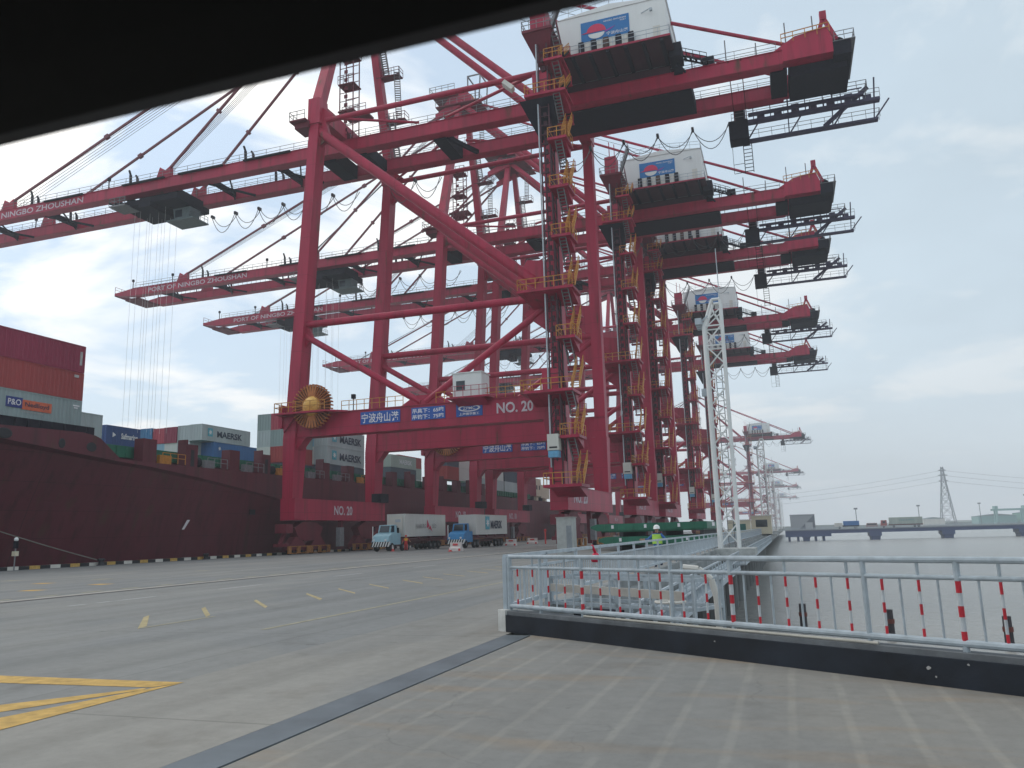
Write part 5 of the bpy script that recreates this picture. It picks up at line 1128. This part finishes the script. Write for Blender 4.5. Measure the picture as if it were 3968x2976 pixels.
cb = empty('utility_cabinet', (-12.2, 45, 0), 0, 'tall grey concrete utility cabinet on the wharf left of the hatch covers', 'cabinet'); MB().box(-.48, .48, 0, .8, 0, 2.44).build('body', mat('cabinet grey', (.36, .37, .36), .7, var=.15), cb); MB().box(-.52, .52, -.04, .84, 2.44, 2.5).build('cap', CONC, cb); MB().box(.10, .40, -.02, 0, .5, 2.0).build('door', mat('cabinet door', (.22, .24, .26), .6), cb)
def cabin(x, y, w, d, h, lab, gl):
    K = empty('guard_cabin', (x, y, 0), 0, lab, 'cabin'); MB().box(0, w, 0, d, 0.3, h).build('body', CREAM, K); MB().box(-.1, w + .1, -.1, d + .1, h, h + .15).build('roof', OFFW, K); MB().box(w * .22, w * .8, -.03, 0, h * .45, h * .82).build('window', gl, K); MB().box(.1, w - .1, .1, d - .1, 0, .3).build('base', GREYD, K)
cabin(-8.2, 118, 3.0, 3, 2.5, 'low cream cabin with a green window beyond the light mast', mat('green tinted glass', (.03, .13, .11), .15)); cabin(-6.4, 150, 3.4, 3, 3.4, 'taller cream cabin with a dark square window, right of the low cabin', GLASS)
for k, y in enumerate((97, 130, 170)):
    tag(MB().box(-5.8, -5.0, y, y + .9, 0, .9).build('yellow_box' if k == 0 else 'edge_box', YEL if k == 0 else GREY), ('yellow box at the foot of the light mast', 'grey box on the wharf edge before the cabins', 'grey box on the wharf edge past the cabins')[k], 'box')

# ------------------------------------------------------------------ the vehicle the picture is taken from
V = empty('van', (0, -.6, 0), 0, 'dark unlit roof edge of the vehicle the picture is taken from', 'van')
yw = .42; zt = CAMZ + .7545 * yw
def vb(n, g, M): o = g.build(n, M); o.parent = V; o.matrix_parent_inverse = Matrix.Translation((0, .6, 0)); return o
g = MB(); n_ = 28
prof = [(yw, zt), (yw + .03, zt + .012), (yw + .055, zt + .05), (yw + .03, zt + .14), (yw - .12, zt + .20), (-1.5, zt + .22), (-1.62, zt + .14), (-1.66, zt + .03), (-1.60, zt + .0), (-1.45, zt + .06), (yw - .22, zt + .06), (yw - .05, zt + .012)]
g.prism([(-2.2, y, z) for y, z in prof], (4.6, 0, 0)); fixn(vb('roof', g, VINYL))
g = MB(); g.prism([(-3.9, yw + .02, 1.0), (2.5, yw + .02, 1.0), (2.5, yw + .02, .35), (-3.9, yw + .02, .35)], (0, -.07, 0)); fixn(vb('door_panel', g, VANP))
g = MB(); g.prism([(-3.9, -1.66, 1.15), (2.5, -1.66, 1.15), (2.5, -1.66, .35), (-3.9, -1.66, .35)], (0, .07, 0)); fixn(vb('door_panel', g, VANP))
g = MB()
for y in (yw - .03, -1.58): g.hexa([(1.1, y - .04, .98), (1.4, y - .04, .98), (1.4, y + .04, .98), (1.1, y + .04, .98), (1.15, y - .04, zt + .05), (1.45, y - .04, zt + .05), (1.45, y + .04, zt + .05), (1.15, y + .04, zt + .05)]); g.cut().bar((-2.1, y, zt + .08), (-2.9, y, 1.0), .12, .12).cut()
for o in pieces(g, 'pillar', VINYL): o.parent = V; o.matrix_parent_inverse = Matrix.Translation((0, .6, 0))
vb('rear_panel', MB().box(2.4, 2.5, -1.6, .4, .35, 1.2), VANP); vb('floor', MB().box(-3.8, 2.4, -1.6, .38, .35, .42), VINYL); vb('bonnet', MB().box(-4.3, -2.9, -1.6, .38, .4, 1.02), VANP)
for x in (-3.2, 1.6):
    for y in (.25, -1.5): vb('wheel', MB().lathe((x, y, .34), [(0, -.1), (.34, -.1), (.34, .1), (0, .1)], 20, 'y'), TYRE)
# ------------------------------------------------------------------ distant bridge, vehicles, pylon, shore, haze
br = empty('trestle_bridge', (60, 365, -5), 0, 'long low navy trestle bridge crossing the water in the distance', 'bridge')
invb = Matrix.Translation((-60, -365, 5))
def bc(o): o.parent = br; o.matrix_parent_inverse = invb; return o
bc(MB().box(-2, 240, 361, 370, -2.05, -.75).build('girder', BRNAVY)); bc(MB().box(-2, 240, 360.6, 370.4, -.75, -.35).build('deck', mat('bridge deck', (.18, .2, .24), .8)))
g = MB()
for z in (.1, .45): g.bar((-2, 360.8, z), (240, 360.8, z), .12)
for i in range(98): g.bar((-2 + i * 2.5, 360.8, -.35), (-2 + i * 2.5, 360.8, .5), .12)
bc(g.build('railing', GREY))
for i, x in enumerate((6.2, 32.8, 59.4, 86, 112.6, 139, 166, 192)):
    k = 1 if i else .75
    g = MB().taper((x, 365.5, -6.2), (3.2 * k, 8), (x, 365.5, -4.2), (3.4 * k, 8)).box(x - 2.3 * k, x + 2.3 * k, 361, 370, -3.5, -2.05).taper((x, 365.5, -4.2), (3.4 * k, 8.2), (x, 365.5, -3.5), (3.8 * k, 8.4)); bc(g.build('pier', BRNAVY))
g = MB().box(-2, 16, 360.9, 370.2, -3.2, -2.05)
for x in (-1, 2.5, 9.5, 12.6): g.box(x, x + .9, 362, 369, -6, -3.2)
bc(g.build('abutment', BRNAVY))
def lorry(x, y, M, cabm, lab, L_=12.2, H_=2.7, z=-.35, rear=1):
    T = empty('container_lorry', (x, y, z), 0, lab, 'lorry', 'lorries crossing the distant bridge')
    MB().box(0, L_, 0, 2.4, 1.3, 1.3 + H_).build('container', M, T); MB().box(-.2, L_ + .1, .3, 2.1, .8, 1.3).build('trailer', mat('lorry chassis', (.16, .05, .05), .7), T)
    MB().hexa([(-3.3, 0, .6), (-1.0, 0, .6), (-1.0, 2.4, .6), (-3.3, 2.4, .6), (-3.0, .1, 3.0), (-1.0, .1, 3.0), (-1.0, 2.3, 3.0), (-3.0, 2.3, 3.0)]).build('cab', cabm, T); MB().box(-2.6, -1.6, -.03, 0.05, 1.8, 2.6).build('window', GLASS, T)
    for xx in (-2.3, 1.5, L_ - 3, L_ - 1.6): MB().lathe((xx, .3, .5), [(0, -.2), (.5, -.2), (.5, .2), (0, .2)], 12, 'y').build('wheel', TYRE, T)
    return T
t = lorry(38.5, 362, C_SAGE, mat('cab red', (.3, .06, .06), .5), 'grey container lorry on the distant bridge, largest of the vehicles there'); text('CHINA SHIPPING', 'lettering', mat('teal lettering', (.12, .35, .36), .6), (3.6, -.04, 2.6), X3, Z3, 5.6, .5, t)
T = empty('flat_truck', (19.5, 362, -.35), 0, 'low truck with a blue box on the distant bridge', 'lorry', 'lorries crossing the distant bridge'); MB().box(1.6, 7.6, 0, 2.4, 1.3, 3.1).build('box', C_MID, T); MB().box(-1.8, 1.2, .1, 2.3, .7, 2.4).build('cab', OFFW, T); MB().box(-1.8, 7.6, .4, 2, .7, 1.3).build('chassis', DARK, T)
MB().lathe((0, .3, .5), [(0, -.2), (.5, -.2), (.5, .2), (0, .2)], 12, 'y').build('wheel', TYRE, T); MB().lathe((6, .3, .5), [(0, -.2), (.5, -.2), (.5, .2), (0, .2)], 12, 'y').build('wheel', TYRE, T)
T = empty('small_van', (29.5, 362, -.35), 0, 'small reddish van on the distant bridge ahead of the grey lorry', 'van'); MB().hexa([(0, 0, .5), (4.6, 0, .5), (4.6, 1.9, .5), (0, 1.9, .5), (.5, .1, 2.0), (4.3, .1, 2.0), (4.3, 1.8, 2.0), (.5, 1.8, 2.0)]).build('body', mat('van dull red', (.32, .2, .19), .5), T); MB().box(.6, 4.1, -.02, .04, 1.3, 1.8).build('window', GLASS, T)
sh = empty('warehouse_shed', (.4, 372, -.3), 0, 'pale grey shed at the far end of the wharf, left end of the bridge', 'shed'); MB().box(0, 10, 0, 14, 0, 6.2).build('wall', mat('shed grey', (.36, .37, .38), .8), sh); MB().hexa([(-.2, -.3, 6.2), (10.2, -.3, 6.2), (10.2, 14, 6.2), (-.2, 14, 6.2), (0, 0, 6.5), (10, 0, 6.5), (10, 14, 6.5), (0, 14, 6.5)]).build('roof', mat('shed roof', (.25, .26, .28), .8), sh); MB().prism([(3.6, -.06, .3), (10.0, -.06, .3), (10.0, -.06, 6.0), (9.6, -.06, 6.0)], (0, .05, 0)).build('dark_wedge', mat('shed dark panel', (.16, .17, .19), .8), sh); MB().box(6, 9, -.08, -.02, 0, 3.0).build('door', mat('shed door', (.45, .46, .46), .7), sh)  # darker wedge laid on the shed's front wall
# far shore, buildings and gantry cranes beyond the bridge
g = MB(); random.seed(3); xs = list(range(-60, 1500, 30)); hs = [random.uniform(1.0, 4.0) for _ in xs]
g.prism([(xs[0], 1150, -5.5)] + [(x, 1150, -2 + h_) for x, h_ in zip(xs, hs)] + [(xs[-1], 1150, -5.5)], (0, 300, 0)); tag(fixn(g.build('far_shore', mat('far shore', (.12, .14, .12), .9, var=.4, scale=.02))), kind='structure')
def far_b(x, y, w, d, h, M, nm, lab):
    K = empty(nm, (x, y, -2), 0, lab, 'building', 'low buildings on the far shore'); MB().box(0, w, 0, d, 0, h).build('wall', M, K); MB().prism([(-.5, -.5, h), (w + .5, -.5, h), (w * .5, -.5, h + h * .25)], (0, d + 1, 0)).build('roof', mat('far roof grey', (.2, .24, .25), .8), K)
for i, (x, w, h, M, c_) in enumerate(((160, 30, 7, TEALG, 'pale green'), (195, 45, 9, mat('far shed green', (.16, .34, .28), .7), 'green'), (245, 30, 8, mat('far shed brown', (.3, .2, .18), .7), 'brownish'), (118, 18, 6, OFFW, 'off white'), (290, 60, 9, OFFW, 'long pale'))): far_b(x, 820 + i * 6, w, 30, h, M, 'port_shed', c_ + ' low shed on the far shore beyond the bridge')
def gantry(x, y, lab):
    G = empty('yard_gantry', (x, y, -2), 0, lab, 'gantry crane', 'yard gantry cranes on the far shore')
    for xx in (0, 20):
        for yy in (0, 8): MB().box(xx, xx + 1.3, yy, yy + 1.3, 0, 11).build('leg', TEALG, G)
    MB().box(-2, 23, -.2, 1.6, 11, 12.6).box(-2, 23, 7.8, 9.5, 11, 12.6).build('girder', TEALG, G); MB().box(-.5, 1.8, 0, 9, 12.6, 15).build('trolley', TEALG, G)
    for xx in (-.6, 19.5): MB().box(xx, xx + 2.6, 0, 9.5, 0, 1.5).build('base', TEALG, G)
gantry(168, 790, 'pale green yard gantry crane on the far shore, left one'); gantry(192, 800, 'pale green yard gantry crane on the far shore, right one')
for i, (x, y, h) in enumerate(((158, 800, 16), (196, 810, 22), (208, 830, 18), (96, 700, 14), (45, 620, 12))):
    tag(MB().tube((x, y, -3), (x, y, h), .25, 6).box(x - 1.2, x + 1.2, y - .3, y + .3, h - .6, h + .5).build('lamp_tower', PYL), ('tall thin lamp tower left of the far gantry cranes', 'thin lamp tower rising behind the far gantry cranes', 'thin lamp tower at the right of the far gantry cranes', 'faint thin lamp tower left of the power pylon', 'faint thin lamp tower above the bridge near the masts')[i], 'lamp tower', 'lamp towers on the far shore')
def pylon(x, y, lab, H_=58):
    P = empty('power_pylon', (x, y, -3), 0, lab, 'pylon', 'power pylons'); g = MB(); w0, w1 = 6.6, .9
    wz = lambda z: lerp(w0, w1 + .9, z / (H_ * .78)) if z < H_ * .78 else lerp(w1 + .9, w1, (z / H_ - .78) / .22)
    zs = [0, 10, 19, 27, 34, 40, 45.2, 49, 52, 55, H_]
    for a, b2_ in zip(zs, zs[1:]):
        wa_, wb_ = wz(a), wz(b2_); ca = [(-wa_, -wa_), (wa_, -wa_), (wa_, wa_), (-wa_, wa_)]; cb_ = [(-wb_, -wb_), (wb_, -wb_), (wb_, wb_), (-wb_, wb_)]
        for k in range(4):
            k2 = (k + 1) % 4; g.bar((*ca[k], a), (*cb_[k], b2_), .55); g.bar((*ca[k], a), (*cb_[k2], b2_), .28); g.bar((*ca[k2], a), (*cb_[k], b2_), .28); g.bar((*ca[k], a), (*ca[k2], a), .25)
    g.build('lattice', PYL, P)
    for z, w in ((54.5, 3.6), (49.5, 4.4), (44, 4.2)): MB().bar((-w, 0, z), (w, 0, z), .5).bar((-w, 0, z), (0, 0, z + 1.6), .3).bar((w, 0, z), (0, 0, z + 1.6), .3).build('cross_arm', PYL, P)
pylon(149, 900, 'grey lattice power pylon standing beyond the distant bridge'); 
g = MB()
for z, w in ((51.5, 3.6), (46.5, 4.4), (41, 4.2)):
    for x1, z1, y1 in ((-60, z - 17, 1000), (420, z - 26, 1000)):
        pts = []
        for i in range(13):
            t_ = i / 12; pts.append((lerp(149, x1, t_), lerp(900, y1, t_), lerp(z, z1, t_) - 4.0 * (1 - (2 * t_ - 1) ** 2) * .8))
        g.path(pts, .10, 4)
tag(g.build('power_line', mat('cable grey', (.08, .08, .09), .7)), 'sagging power lines strung from the distant pylon', 'cable')
# haze: one closed box of pale air round everything
hz = MB().box(-1480, 1880, -90, 2680, -8, 100).build('haze', [])
hm = bpy.data.materials.new('pale air'); hm.use_nodes = True; t = hm.node_tree; t.nodes.remove(t.nodes['Principled BSDF']); pv = t.nodes.new('ShaderNodeVolumePrincipled'); pv.inputs['Color'].default_value = (.90, .95, 1, 1); pv.inputs['Density'].default_value = .0005; pv.inputs['Anisotropy'].default_value = .2
t.links.new(pv.outputs[0], t.nodes['Material Output'].inputs['Volume']); hz.data.materials.append(hm); tag(hz, kind='stuff')
